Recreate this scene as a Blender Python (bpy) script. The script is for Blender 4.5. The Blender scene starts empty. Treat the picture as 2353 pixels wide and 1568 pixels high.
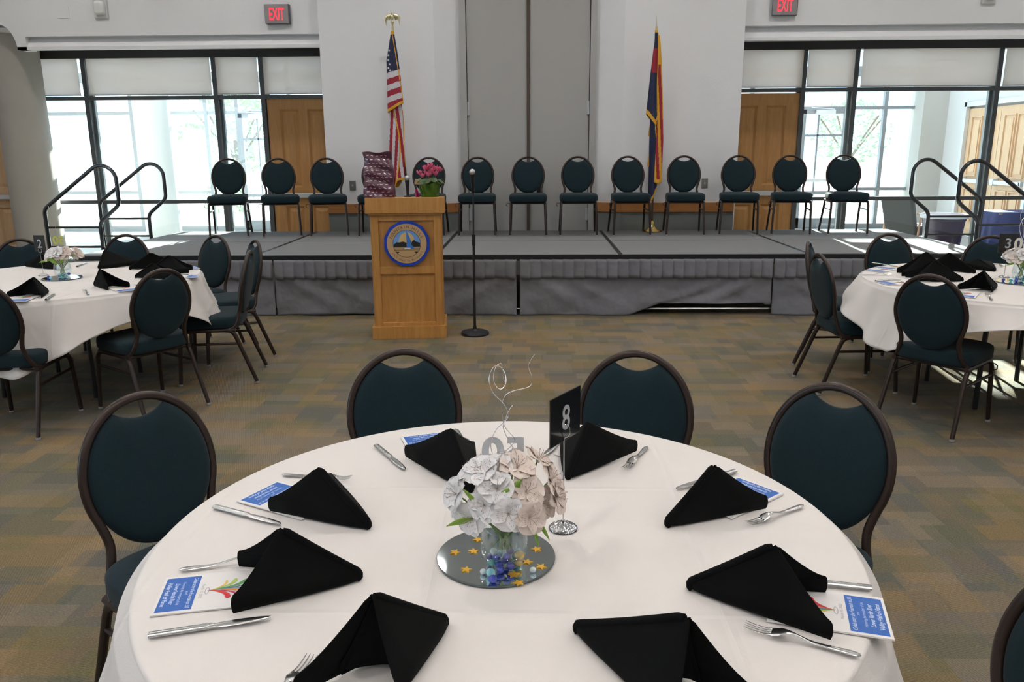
import bpy, math, random
from mathutils import Vector, Matrix
random.seed(4)
S = bpy.context.scene
COL = S.collection
PI = math.pi
# ------------------------------------------------------------------ camera
F_PX, CAM_H = 1818.0, 1.62
pitch, yaw, roll = math.radians(13.6), math.radians(1.45), math.radians(0.36)
fwd = Vector((-math.sin(yaw)*math.cos(pitch), math.cos(yaw)*math.cos(pitch), -math.sin(pitch)))
r0 = Vector((math.cos(yaw), math.sin(yaw), 0)); u0 = r0.cross(fwd)
rgt = r0*math.cos(roll) - u0*math.sin(roll); upv = rgt.cross(fwd)
cam = bpy.data.cameras.new('camera'); cam_o = bpy.data.objects.new('camera', cam); COL.objects.link(cam_o)
cam.sensor_width = 36.0; cam.lens = 36.0*F_PX/2353.0; cam.clip_start = 0.05; cam.clip_end = 400
cam_o.matrix_world = Matrix(((rgt.x, upv.x, -fwd.x, 0), (rgt.y, upv.y, -fwd.y, 0), (rgt.z, upv.z, -fwd.z, CAM_H), (0, 0, 0, 1)))
S.camera = cam_o
# ------------------------------------------------------------------ world, sun, exposure
w = bpy.data.worlds.new('sky'); S.world = w; w.use_nodes = True
wb = w.node_tree.nodes['Background']; wb.inputs[0].default_value = (0.62, 0.80, 1.0, 1); wb.inputs[1].default_value = 3.6
sun = bpy.data.lights.new('sun', 'SUN'); sun.energy = 50; sun.angle = math.radians(0.6); sun.color = (1.0, 0.95, 0.86)
sun_o = bpy.data.objects.new('sun', sun); COL.objects.link(sun_o)
sdir = Vector((-0.118, -1.0, -0.346)).normalized()
sun_o.rotation_euler = sdir.to_track_quat('-Z', 'Y').to_euler()
S.view_settings.view_transform = 'Standard'; S.view_settings.look = 'None'
S.view_settings.gamma = 1; S.view_settings.use_curve_mapping = False
S.view_settings.exposure = 0.0
CEIL_W = 14.3      # watts per ceiling lamp
# ------------------------------------------------------------------ materials
MATS = {}
def mat(name, col, rough=0.6, metal=0.0, **k):
    if name in MATS: return MATS[name]
    m = bpy.data.materials.new(name); m.use_nodes = True
    nt = m.node_tree; b = nt.nodes['Principled BSDF']
    b.inputs['Base Color'].default_value = (*col, 1); b.inputs['Roughness'].default_value = rough
    b.inputs['Metallic'].default_value = metal
    if 'spec' in k: b.inputs['Specular IOR Level'].default_value = k['spec']
    if 'sheen' in k: b.inputs['Sheen Weight'].default_value = k['sheen']
    if 'coat' in k: b.inputs['Coat Weight'].default_value = k['coat']; b.inputs['Coat Roughness'].default_value = 0.2
    if 'emit' in k: b.inputs['Emission Color'].default_value = (*k['emit'][:3], 1); b.inputs['Emission Strength'].default_value = k['emit'][3]
    if 'trans' in k: b.inputs['Transmission Weight'].default_value = k['trans']; b.inputs['IOR'].default_value = k.get('ior', 1.45)
    if 'alpha' in k: b.inputs['Alpha'].default_value = k['alpha']
    if 'noise' in k:                       # (scale, amount, other colour)
        sc, amt, c2 = k['noise']
        tc = nt.nodes.new('ShaderNodeTexCoord'); n = nt.nodes.new('ShaderNodeTexNoise'); n.inputs['Scale'].default_value = sc
        n.inputs['Detail'].default_value = 4
        mp = nt.nodes.new('ShaderNodeMapping'); mp.inputs['Scale'].default_value = k.get('stretch', (1, 1, 1))
        nt.links.new(tc.outputs['Object'], mp.inputs[0]); nt.links.new(mp.outputs[0], n.inputs['Vector'])
        mr = nt.nodes.new('ShaderNodeMapRange'); mr.inputs[1].default_value = 0.3; mr.inputs[2].default_value = 0.7; mr.inputs[4].default_value = amt
        nt.links.new(n.outputs['Fac'], mr.inputs[0])
        mx = nt.nodes.new('ShaderNodeMix'); mx.data_type = 'RGBA'
        mx.inputs['A'].default_value = (*col, 1); mx.inputs['B'].default_value = (*c2, 1)
        nt.links.new(mr.outputs[0], mx.inputs['Factor']); nt.links.new(mx.outputs['Result'], b.inputs['Base Color'])
    if 'bump' in k:                        # (scale, strength, distance)
        sc, st, d = k['bump']
        tc = nt.nodes.new('ShaderNodeTexCoord'); n = nt.nodes.new('ShaderNodeTexNoise'); n.inputs['Scale'].default_value = sc; n.inputs['Detail'].default_value = 3
        nt.links.new(tc.outputs['Object'], n.inputs['Vector'])
        bp = nt.nodes.new('ShaderNodeBump'); bp.inputs['Strength'].default_value = st; bp.inputs['Distance'].default_value = d
        nt.links.new(n.outputs['Fac'], bp.inputs['Height']); nt.links.new(bp.outputs[0], b.inputs['Normal'])
    MATS[name] = m; return m
FAB = mat('teal_fabric', (0.0032, 0.0155, 0.0225), 0.85, sheen=0.07, spec=0.3, bump=(420, 0.35, 0.002), noise=(160, 0.8, (0.0050, 0.0215, 0.0300)))
BRZ = mat('bronze_metal', (0.040, 0.026, 0.022), 0.30, 0.45, bump=(300, 0.25, 0.001))
LEGM = mat('dark_leg_metal', (0.030, 0.018, 0.014), 0.40, 0.35)
GLI = mat('grey_plastic_glide', (0.26, 0.26, 0.27), 0.5)
BLK = mat('black_metal', (0.018, 0.019, 0.022), 0.35, 0.2)
RAIL = mat('black_rail_paint', (0.016, 0.018, 0.024), 0.22, 0.0, coat=0.4)
NAPK = mat('black_napkin_cloth', (0.0016, 0.0018, 0.0021), 0.9, spec=0.18, bump=(700, 0.3, 0.001))
STEEL = mat('stainless_steel', (0.50, 0.50, 0.50), 0.24, 1.0)
CHROME = mat('chrome', (0.52, 0.52, 0.54), 0.10, 1.0)
BRASS = mat('polished_brass', (0.83, 0.60, 0.20), 0.2, 1.0)
GOLD = mat('pale_gilt', (0.72, 0.66, 0.42), 0.3, 0.8)
WALL = mat('white_painted_wall', (0.79, 0.805, 0.835), 0.9, bump=(90, 0.25, 0.004))
WALLG = mat('grey_door_paint', (0.42, 0.42, 0.41), 0.7, bump=(60, 0.08, 0.002))
TAN = mat('tan_plaster', (0.40, 0.385, 0.36), 0.9, noise=(2.0, 0.6, (0.45, 0.435, 0.41)), bump=(70, 0.25, 0.004))
CEIL = mat('ceiling_white', (0.78, 0.78, 0.78), 0.9)
DKFR = mat('dark_bronze_frame', (0.035, 0.034, 0.036), 0.4, 0.3)
MUL = mat('flare_washed_bronze', (0.085, 0.09, 0.10), 0.4, 0.3)  # frame bronze lightened and blued: lens flare put into the colour
ALU = mat('grey_aluminium_frame', (0.22, 0.24, 0.26), 0.4, 0.5)
ALUL = mat('light_aluminium', (0.6, 0.62, 0.65), 0.4, 0.4)
WOODR = mat('orange_wood_rail', (0.46, 0.20, 0.055), 0.45, noise=(6, 0.7, (0.36, 0.15, 0.04)), stretch=(1, 8, 8))
SKIRT = mat('grey_skirt_cloth', (0.205, 0.207, 0.235), 0.9, sheen=0.1, noise=(5, 0.7, (0.17, 0.172, 0.195)), bump=(3.5, 0.8, 0.06))
DECK = mat('grey_stage_carpet', (0.215, 0.220, 0.232), 0.95, noise=(300, 0.9, (0.15, 0.155, 0.165)), bump=(400, 0.3, 0.003))
GREYW = mat('grey_wainscot', (0.19, 0.20, 0.19), 0.7)
PAPER = mat('white_paper', (0.78, 0.76, 0.76), 0.7)
BLUEP = mat('blue_print', (0.022, 0.125, 0.48), 0.5)
WHT = mat('white_print', (0.62, 0.72, 0.92), 0.6)
GRYP = mat('grey_print', (0.36, 0.36, 0.38), 0.6)
def wood(name, c1, c2, rough=0.42):
    m = mat(name, c1, rough, spec=0.4); nt = m.node_tree; b = nt.nodes['Principled BSDF']
    tc = nt.nodes.new('ShaderNodeTexCoord'); mp = nt.nodes.new('ShaderNodeMapping'); mp.inputs['Scale'].default_value = (9, 9, 0.9)
    n = nt.nodes.new('ShaderNodeTexNoise'); n.inputs['Scale'].default_value = 3.2; n.inputs['Detail'].default_value = 8; n.inputs['Roughness'].default_value = 0.6; n.inputs['Distortion'].default_value = 0.6
    r = nt.nodes.new('ShaderNodeValToRGB'); r.color_ramp.elements[0].position = 0.34; r.color_ramp.elements[1].position = 0.68
    r.color_ramp.elements[0].color = (*c2, 1); r.color_ramp.elements[1].color = (*c1, 1)
    nt.links.new(tc.outputs['Object'], mp.inputs[0]); nt.links.new(mp.outputs[0], n.inputs['Vector'])
    nt.links.new(n.outputs['Fac'], r.inputs[0]); nt.links.new(r.outputs[0], b.inputs['Base Color'])
    return m
OAK = wood('golden_oak', (0.56, 0.29, 0.085), (0.44, 0.20, 0.052))
MAPLE = wood('maple_door', (0.52, 0.28, 0.105), (0.43, 0.215, 0.075))
MAPLEL = wood('pale_maple_door', (0.66, 0.46, 0.28), (0.58, 0.38, 0.22))
# tablecloth linen: fine weave and pressed fold creases
def linen():
    m = mat('white_linen', (0.74, 0.705, 0.685), 0.85, sheen=0.15); nt = m.node_tree; b = nt.nodes['Principled BSDF']; L = nt.links
    N = lambda t: nt.nodes.new(t)
    tc = N('ShaderNodeTexCoord'); sp = N('ShaderNodeSeparateXYZ'); L.new(tc.outputs['Object'], sp.inputs[0])
    def M(op, a, c=None, d=None):
        n = N('ShaderNodeMath'); n.operation = op
        for i, v in enumerate((a, c, d)):
            if v is None: continue
            if isinstance(v, (int, float)): n.inputs[i].default_value = v
            else: L.new(v, n.inputs[i])
        return n.outputs[0]
    wob = N('ShaderNodeTexNoise'); wob.inputs['Scale'].default_value = 1.6; L.new(tc.outputs['Object'], wob.inputs['Vector'])
    hs = []
    for ax, per, off in ((0, 0.57, 0.13), (1, 0.57, 0.31)):
        v = M('ADD', sp.outputs[ax], M('MULTIPLY', wob.outputs['Fac'], 0.03))
        t = M('PINGPONG', M('ADD', v, 10*per+off), per/2)
        hs.append(M('MULTIPLY', M('SUBTRACT', 1.0, M('MINIMUM', M('MULTIPLY', t, 90.0), 1.0)), 0.0022))
    big = N('ShaderNodeTexNoise'); big.inputs['Scale'].default_value = 3.6; big.inputs['Detail'].default_value = 2; L.new(tc.outputs['Object'], big.inputs['Vector'])
    fine = N('ShaderNodeTexNoise'); fine.inputs['Scale'].default_value = 520; L.new(tc.outputs['Object'], fine.inputs['Vector'])
    h = M('ADD', M('ADD', hs[0], hs[1]), M('ADD', M('MULTIPLY', big.outputs['Fac'], 0.030), M('MULTIPLY', fine.outputs['Fac'], 0.0006)))
    bp = N('ShaderNodeBump'); bp.inputs['Strength'].default_value = 0.75; bp.inputs['Distance'].default_value = 1.0
    L.new(h, bp.inputs['Height']); L.new(bp.outputs[0], b.inputs['Normal'])
    return m
LINEN = linen()
def carpet():
    m = mat('patchwork_carpet', (0.2, 0.17, 0.12), 0.97); nt = m.node_tree; b = nt.nodes['Principled BSDF']; L = nt.links
    N = lambda t: nt.nodes.new(t)
    tc = N('ShaderNodeTexCoord')
    def M(op, a, c=None):
        n = N('ShaderNodeMath'); n.operation = op
        for i, v in enumerate((a, c)):
            if v is None: continue
            if isinstance(v, (int, float)): n.inputs[i].default_value = v
            else: L.new(v, n.inputs[i])
        return n.outputs[0]
    sp = N('ShaderNodeSeparateXYZ'); L.new(tc.outputs['Object'], sp.inputs[0])
    def cells(sx, sy, ox, oy):
        row = M('FLOOR', M('MULTIPLY', M('ADD', sp.outputs[1], oy), 1/sy))
        rnd = N('ShaderNodeTexWhiteNoise'); rnd.noise_dimensions = '1D'; L.new(row, rnd.inputs['W'])
        colx = M('FLOOR', M('ADD', M('MULTIPLY', M('ADD', sp.outputs[0], ox), 1/sx), M('MULTIPLY', rnd.outputs['Value'], 3.0)))
        cb = N('ShaderNodeCombineXYZ'); L.new(colx, cb.inputs[0]); L.new(row, cb.inputs[1]); cb.inputs[2].default_value = ox
        wn = N('ShaderNodeTexWhiteNoise'); wn.noise_dimensions = '3D'; L.new(cb.outputs[0], wn.inputs['Vector'])
        return wn
    def ramp(wn, cols):
        r = N('ShaderNodeValToRGB'); r.color_ramp.interpolation = 'CONSTANT'
        while len(r.color_ramp.elements) < len(cols): r.color_ramp.elements.new(0.5)
        for i, c in enumerate(cols):
            r.color_ramp.elements[i].position = i/(len(cols)-1); r.color_ramp.elements[i].color = (*c, 1)
        L.new(wn.outputs['Value'], r.inputs[0]); return r.outputs[0]
    C1 = [(0.095, 0.090, 0.078), (0.205, 0.135, 0.052), (0.165, 0.140, 0.105), (0.250, 0.170, 0.075), (0.085, 0.095, 0.068), (0.215, 0.175, 0.130), (0.150, 0.125, 0.040), (0.120, 0.110, 0.100)]
    C2 = [(0.200, 0.135, 0.050), (0.085, 0.088, 0.080), (0.215, 0.170, 0.115), (0.115, 0.110, 0.050), (0.240, 0.150, 0.062), (0.120, 0.115, 0.110)]
    a = ramp(cells(0.235, 0.135, 0.0, 0.0), C1); c = ramp(cells(0.125, 0.27, 5.3, 2.1), C2); d = ramp(cells(0.46, 0.36, 7.1, 3.4), C2[::-1])
    def mix(x, y, f):
        n = N('ShaderNodeMix'); n.data_type = 'RGBA'; L.new(x, n.inputs['A']); L.new(y, n.inputs['B'])
        if isinstance(f, float): n.inputs['Factor'].default_value = f
        else: L.new(f, n.inputs['Factor'])
        return n.outputs['Result']
    k = mix(mix(a, c, 0.36), d, 0.22)
    bc_ = N('ShaderNodeRGB'); bc_.outputs[0].default_value = (0.165, 0.140, 0.108, 1); k = mix(k, bc_.outputs[0], 0.20)
    fn = N('ShaderNodeTexNoise'); fn.inputs['Scale'].default_value = 160; fn.inputs['Detail'].default_value = 3; L.new(tc.outputs['Object'], fn.inputs['Vector'])
    sm = N('ShaderNodeMapRange'); sm.inputs[1].default_value = 0.3; sm.inputs[2].default_value = 0.7; sm.inputs[3].default_value = 0.72; sm.inputs[4].default_value = 1.28
    L.new(fn.outputs['Fac'], sm.inputs[0])
    # ribs: each patch turned one way or the other
    wn = cells(0.61, 0.61, 9.1, 4.4)
    pick = M('GREATER_THAN', wn.outputs['Value'], 0.5)
    w1 = M('SINE', M('MULTIPLY', M('ADD', sp.outputs[0], M('MULTIPLY', sp.outputs[1], 0.35)), 2*PI/0.0105))
    w2 = M('SINE', M('MULTIPLY', M('SUBTRACT', sp.outputs[1], M('MULTIPLY', sp.outputs[0], 0.35)), 2*PI/0.0105))
    rib = M('ADD', M('MULTIPLY', w1, pick), M('MULTIPLY', w2, M('SUBTRACT', 1.0, pick)))
    ribc = M('ADD', M('MULTIPLY', rib, 0.13), 1.0)
    vm = N('ShaderNodeVectorMath'); vm.operation = 'SCALE'; L.new(k, vm.inputs[0]); L.new(M('MULTIPLY', sm.outputs[0], ribc), vm.inputs['Scale'])
    L.new(vm.outputs[0], b.inputs['Base Color'])
    bp = N('ShaderNodeBump'); bp.inputs['Strength'].default_value = 0.5; bp.inputs['Distance'].default_value = 0.003
    L.new(M('ADD', fn.outputs['Fac'], M('MULTIPLY', rib, 0.5)), bp.inputs['Height']); L.new(bp.outputs[0], b.inputs['Normal'])
    return m
CARPET = carpet()
def thin_glass(name='window_glass', tint=(0.93, 0.97, 0.97), refl=0.08):
    m = bpy.data.materials.new(name); m.use_nodes = True; nt = m.node_tree; nt.nodes.remove(nt.nodes['Principled BSDF'])
    t = nt.nodes.new('ShaderNodeBsdfTransparent'); t.inputs[0].default_value = (*tint, 1)
    g = nt.nodes.new('ShaderNodeBsdfGlossy'); g.inputs['Roughness'].default_value = 0.02; g.inputs[0].default_value = (1, 1, 1, 1)
    fr = nt.nodes.new('ShaderNodeLayerWeight'); fr.inputs[0].default_value = 0.25
    mr = nt.nodes.new('ShaderNodeMapRange'); mr.inputs[3].default_value = refl*0.5; mr.inputs[4].default_value = 0.8; 
    pw = nt.nodes.new('ShaderNodeMath'); pw.operation = 'POWER'; pw.inputs[1].default_value = 2.5
    nt.links.new(fr.outputs['Facing'], pw.inputs[0]); nt.links.new(pw.outputs[0], mr.inputs[0])
    mx = nt.nodes.new('ShaderNodeMixShader'); nt.links.new(mr.outputs[0], mx.inputs[0]); nt.links.new(t.outputs[0], mx.inputs[1]); nt.links.new(g.outputs[0], mx.inputs[2])
    nt.links.new(mx.outputs[0], nt.nodes['Material Output'].inputs[0]); return m
GLASS = thin_glass()
VGLASS = thin_glass('vase_glass', (0.95, 0.98, 0.98), 0.12)
def shade_mat():
    m = bpy.data.materials.new('roller_shade_mesh'); m.use_nodes = True; nt = m.node_tree; nt.nodes.remove(nt.nodes['Principled BSDF'])
    d = nt.nodes.new('ShaderNodeBsdfDiffuse'); d.inputs[0].default_value = (0.80, 0.755, 0.735, 1)
    t = nt.nodes.new('ShaderNodeBsdfTranslucent'); t.inputs[0].default_value = (0.88, 0.80, 0.765, 1)
    tr = nt.nodes.new('ShaderNodeBsdfTransparent')
    a = nt.nodes.new('ShaderNodeMixShader'); a.inputs[0].default_value = 0.50; nt.links.new(d.outputs[0], a.inputs[1]); nt.links.new(t.outputs[0], a.inputs[2])
    c = nt.nodes.new('ShaderNodeMixShader'); c.inputs[0].default_value = 0.13; nt.links.new(a.outputs[0], c.inputs[1]); nt.links.new(tr.outputs[0], c.inputs[2])
    nt.links.new(c.outputs[0], nt.nodes['Material Output'].inputs[0]); return m
SHADE = shade_mat()
# ------------------------------------------------------------------ mesh helper
class MB:
    def __init__(s): s.v = []; s.f = []; s.m = []
    def add(s, vs, fs, m=0):
        o = len(s.v); s.v += [tuple(v) for v in vs]; s.f += [tuple(i+o for i in f) for f in fs]; s.m += [m]*len(fs); return s
    def box(s, x0, x1, y0, y1, z0, z1, m=0, T=None):
        vs = [Vector(p) for p in ((x0,y0,z0),(x1,y0,z0),(x1,y1,z0),(x0,y1,z0),(x0,y0,z1),(x1,y0,z1),(x1,y1,z1),(x0,y1,z1))]
        if T: vs = [T @ v for v in vs]
        return s.add(vs, [(3,2,1,0),(4,5,6,7),(0,1,5,4),(1,2,6,5),(2,3,7,6),(3,0,4,7)], m)
    def sweep(s, path, a, b=None, n=10, m=0, closed=False, ref=None, cap=True, scale=None):
        b = b or a; P = [Vector(p) for p in path]; N_ = len(P); o = len(s.v); X = None
        for i, p in enumerate(P):
            if closed: t = P[(i+1) % N_] - P[i-1]
            else: t = P[min(i+1, N_-1)] - P[max(i-1, 0)]
            t.normalize()
            if ref: Z = Vector(ref)
            else:
                Z = X if X else (Vector((0, 0, 1)) if abs(t.z) < 0.9 else Vector((1, 0, 0)))
            Z = (Z - t*Z.dot(t)); Z.normalize(); X = Z; Y = t.cross(Z); k = scale[i] if scale else 1
            for j in range(n):
                q = 2*PI*j/n; s.v.append(tuple(p + (Y*math.cos(q)*a + Z*math.sin(q)*b)*k))
        rr = N_ if closed else N_-1
        for i in range(rr):
            i2 = (i+1) % N_
            for j in range(n):
                j2 = (j+1) % n; s.f.append((o+i*n+j, o+i*n+j2, o+i2*n+j2, o+i2*n+j)); s.m.append(m)
        if not closed and cap:
            s.f.append(tuple(o+j for j in range(n))[::-1]); s.m.append(m)
            s.f.append(tuple(o+(N_-1)*n+j for j in range(n))); s.m.append(m)
        return s
    def lathe(s, prof, n=24, c=(0, 0, 0), m=0, cap=True, T=None):
        o = len(s.v)
        for r, z in prof:
            for j in range(n):
                q = 2*PI*j/n; v = Vector((c[0]+r*math.cos(q), c[1]+r*math.sin(q), c[2]+z)); s.v.append(tuple(T @ v if T else v))
        for i in range(len(prof)-1):
            for j in range(n):
                j2 = (j+1) % n; s.f.append((o+i*n+j, o+i*n+j2, o+(i+1)*n+j2, o+(i+1)*n+j)); s.m.append(m)
        if cap:
            if prof[0][0] > 1e-5: s.f.append(tuple(o+j for j in range(n))[::-1]); s.m.append(m)
            if prof[-1][0] > 1e-5: s.f.append(tuple(o+(len(prof)-1)*n+j for j in range(n))); s.m.append(m)
        return s
    def ell(s, c, r, n=12, k=8, m=0, T=None):
        o = len(s.v)
        for i in range(k+1):
            a = -PI/2+PI*i/k
            for j in range(n):
                q = 2*PI*j/n; v = Vector((c[0]+r[0]*math.cos(a)*math.cos(q), c[1]+r[1]*math.cos(a)*math.sin(q), c[2]+r[2]*math.sin(a)))
                s.v.append(tuple(T @ v if T else v))
        for i in range(k):
            for j in range(n):
                j2 = (j+1) % n; s.f.append((o+i*n+j, o+i*n+j2, o+(i+1)*n+j2, o+(i+1)*n+j)); s.m.append(m)
        return s
    def grid(s, fn, nu, nv, m=0, closeu=False, T=None):
        o = len(s.v); W = nu if closeu else nu+1
        for i in range(nv+1):
            for j in range(W):
                v = Vector(fn(j/nu, i/nv)); s.v.append(tuple(T @ v if T else v))
        for i in range(nv):
            for j in range(nu):
                j2 = (j+1) % W if closeu else j+1
                s.f.append((o+i*W+j, o+i*W+j2, o+(i+1)*W+j2, o+(i+1)*W+j)); s.m.append(m(( j+.5)/nu, (i+.5)/nv) if callable(m) else m)
        return s
    def prism(s, poly, h0, h1, m=0, fr=None):      # poly in (a,b); fr maps (a,b,h) to a point
        fr = fr or (lambda a, b, h: (a, b, h)); n = len(poly)
        vs = [fr(a, b, h0) for a, b in poly] + [fr(a, b, h1) for a, b in poly]
        return s.add(vs, [tuple(range(n))[::-1], tuple(range(n, 2*n))] + [(i, (i+1) % n, (i+1) % n+n, i+n) for i in range(n)], m)
    def build(s, name, mats, parent=None, smooth=True, bevel=0, solid=0, sub=0, ang=35, off=1):
        me = bpy.data.meshes.new(name); me.from_pydata(s.v, [], s.f)
        for mm in (mats if isinstance(mats, (list, tuple)) else [mats]): me.materials.append(mm)
        for p, i in zip(me.polygons, s.m): p.material_index = i; p.use_smooth = smooth
        me.validate(); me.update()
        if smooth: me.set_sharp_from_angle(angle=math.radians(ang))
        o = bpy.data.objects.new(name, me); COL.objects.link(o)
        if parent: o.parent = parent
        if solid: q = o.modifiers.new('thick', 'SOLIDIFY'); q.thickness = solid; q.offset = off
        if sub: q = o.modifiers.new('sub', 'SUBSURF'); q.levels = sub; q.render_levels = sub
        if bevel: q = o.modifiers.new('bev', 'BEVEL'); q.width = bevel; q.segments = 2; q.limit_method = 'ANGLE'
        return o
def thing(name, label, cat, loc=(0, 0, 0), rz=0, group=None):
    o = bpy.data.objects.new(name, None); COL.objects.link(o); o.location = loc; o.rotation_euler = (0, 0, rz); o.empty_display_size = 0.1
    return tag(o, label, cat, group)
def tag(o, label, cat, group=None, kind=None):
    o['label'] = label; o['category'] = cat
    if group: o['group'] = group
    if kind: o['kind'] = kind
    return o
def struct(o): o['kind'] = 'structure'; return o
def kids(o): return [c for c in bpy.data.objects if c.parent == o]
def dup(root, loc, rz, label, group=None):
    r = root.copy(); COL.objects.link(r); r.location = loc; r.rotation_euler = (0, 0, rz); r['label'] = label
    if group: r['group'] = group
    for ch in kids(root):
        c = ch.copy(); COL.objects.link(c); c.parent = r
        for g in kids(ch):
            d = g.copy(); COL.objects.link(d); d.parent = c
    return r
_TX = {}
def glyphs(txt, size=1.0, shear=0.0, bold=0.0):
    k = (txt, shear, bold)
    if k not in _TX:
        cu = bpy.data.curves.new('lettering', 'FONT'); cu.body = txt; cu.size = 1; cu.shear = shear; cu.offset = bold; cu.resolution_u = 5
        to = bpy.data.objects.new('lettering', cu); COL.objects.link(to)
        bpy.context.view_layer.update()
        ev = to.evaluated_get(bpy.context.evaluated_depsgraph_get()); me = ev.to_mesh()
        vs = [(v.co.x, v.co.y) for v in me.vertices]; fs = [tuple(p.vertices) for p in me.polygons]
        ev.to_mesh_clear(); bpy.data.objects.remove(to); bpy.data.curves.remove(cu); _TX[k] = (vs, fs)
    vs, fs = _TX[k]; return [(x*size, y*size) for x, y in vs], fs
def text(mb, txt, fr, size, m, shear=0.0, width=None, bold=0.0, anchor=0.5, depth=0.0):   # fr(x,y,h) -> point
    vs, fs = glyphs(txt, size, shear, bold)
    if not vs: return
    x0 = min(v[0] for v in vs); x1 = max(v[0] for v in vs); k = width/(x1-x0) if width else 1.0
    pts = [((x-x0-(x1-x0)*anchor)*k, y) for x, y in vs]
    mb.add([fr(x, y, depth) for x, y in pts], fs, m)
    if depth:
        mb.add([fr(x, y, 0) for x, y in pts], [f[::-1] for f in fs], m)
        ed = {}
        for f in fs:
            for i in range(len(f)): ed[(f[i], f[(i+1) % len(f)])] = 1
        n = len(pts); o = len(mb.v)-2*n
        for (a, b) in ed:
            if (b, a) not in ed: mb.f.append((o+a, o+n+a, o+n+b, o+b)[::-1]); mb.m.append(m)
def smooth_path(P, n=5):
    Q = []
    for i in range(len(P)-1):
        a, b, c, d = P[max(i-1, 0)], P[i], P[i+1], P[min(i+2, len(P)-1)]
        for k in range(n):
            q = k/n; Q.append(tuple(0.5*((2*b[j])+(-a[j]+c[j])*q+(2*a[j]-5*b[j]+4*c[j]-d[j])*q*q+(-a[j]+3*b[j]-3*c[j]+d[j])*q**3) for j in range(3)))
    Q.append(P[-1]); return Q
# ================================================================== the setting
YG, YB, YO = 11.3, 10.30, 16.6           # glazed walls, centre bay, outer lobby glazing
fl = MB().box(-8.3, 8.1, -6.5, YO, -0.1, 0, 0); o = struct(fl.build('floor', [CARPET], smooth=False))
HT = 5.0
struct(MB().box(-8.4, 8.2, -6.6, 10.6, HT, HT+0.1).build('ceiling', CEIL, smooth=False))
struct(MB().box(-8.42, -8.3, -6.6, -3.6, 0, HT).box(-8.42, -8.3, 2.4, YG+0.1, 0, HT).box(-8.42, -8.3, -3.6, 2.4, 0, 0.9).box(-8.42, -8.3, -3.6, 2.4, 2.9, HT).build('wall_left', WALL, smooth=False))
wf = MB()
for y in (-3.57, -1.6, 0.4, 2.37): wf.box(-8.40, -8.32, y-0.03, y+0.03, 0.9, 2.9)
wf.box(-8.40, -8.32, -3.6, 2.4, 0.9, 0.96); wf.box(-8.40, -8.32, -3.6, 2.4, 2.84, 2.9)
w5 = struct(wf.build('window_5', MUL, smooth=False)); MB().box(-8.365, -8.36, -3.6, 2.4, 0.96, 2.84).build('glass_pane', GLASS, w5, smooth=False)
struct(MB().box(8.1, 8.22, -6.6, YG+0.1, 0, HT).build('wall_right', WALL, smooth=False))
struct(MB().box(-8.4, 8.2, -6.62, -6.5, 0, HT).build('wall_rear', WALL, smooth=False))
# centre bay: two broad faces with splayed returns to the tall doors
XL, XR, X1, X2, D1, D2 = -2.62, 2.60, -1.20, 1.14, -0.89, 0.80
bay = MB()
bay.prism([(XL, YB), (X1, YB), (D1, YB+0.16), (D1, YB+0.4), (XL+0.1, YG+0.2), (XL, YG+0.2)], 0, HT)
bay.prism([(D2, YB+0.16), (X2, YB), (XR, YB), (XR, YG+0.2), (XR-0.1, YG+0.2), (D2, YB+0.4)], 0, HT)
bay.box(D1, D2, YB+0.16, YB+0.4, 4.3, HT); bay.box(D1, D2, YB+0.30, YB+0.4, 0, 4.3)
struct(bay.build('wall_centre_bay', WALL, smooth=False, bevel=0.012))
fr = MB()
for a, b in ((D1-0.005, -0.815), (0.735, D2+0.005)): fr.box(a, b, YB+0.10, YB+0.24, 0.55, 4.3)
fr.box(D1, D2, YB+0.1, YB+0.24, 4.24, 4.32)
struct(fr.build('trim_1', WALLG, smooth=False, bevel=0.004))
for k, (a, b) in enumerate(((-0.808, -0.055), (-0.022, 0.728))):
    d = MB().box(a, b, YB+0.14, YB+0.19, 0.0, 4.24); d = struct(d.build('door_%d' % (k+1), WALLG, smooth=False, bevel=0.004))
    hx = a+0.005 if k == 0 else b-0.005
    for z in (0.72, 2.05, 3.6):
        MB().sweep([(hx, YB+0.128, z), (hx, YB+0.128, z+0.16)], 0.014, n=10).box(hx-0.022, hx+0.022, YB+0.132, YB+0.142, z, z+0.16).build('hinge', ALUL, d)
    if k: MB().box(0.07, 0.13, YB+0.09, YB+0.14, 1.08, 1.24).build('lock_box', BLK, d, smooth=False, bevel=0.006)
struct(MB().box(-0.058, -0.019, YB+0.12, YB+0.2, 0.3, 4.24).build('trim_2', mat('brown_seal_strip', (0.09, 0.065, 0.05), 0.7), smooth=False))
for k, (a, b, c, d) in enumerate(((XL, X1, YB, YB), (X2, XR-0.02, YB, YB))):
    s_ = -1 if k == 0 else 1
    rail = MB(); base = MB()
    rail.box(a, b, YB-0.03, YB+0.01, 0.83, 0.95); base.box(a, b, YB-0.015, YB+0.01, 0.0, 0.83)
    if k == 0: pl = [(X1, YB-0.03), (D1-0.02, YB+0.12), (D1-0.02, YB+0.16), (X1, YB+0.01)]
    else: pl = [(D2+0.02, YB+0.12), (X2, YB-0.03), (X2, YB+0.01), (D2+0.02, YB+0.16)]
    rail.prism(pl, 0.83, 0.95); base.prism([(x, y+0.015) for x, y in pl], 0.0, 0.83)
    struct(rail.build('trim_%d' % (3+2*k), WOODR, smooth=False, bevel=0.004)); struct(base.build('trim_%d' % (4+2*k), GREYW, smooth=False))
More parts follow.
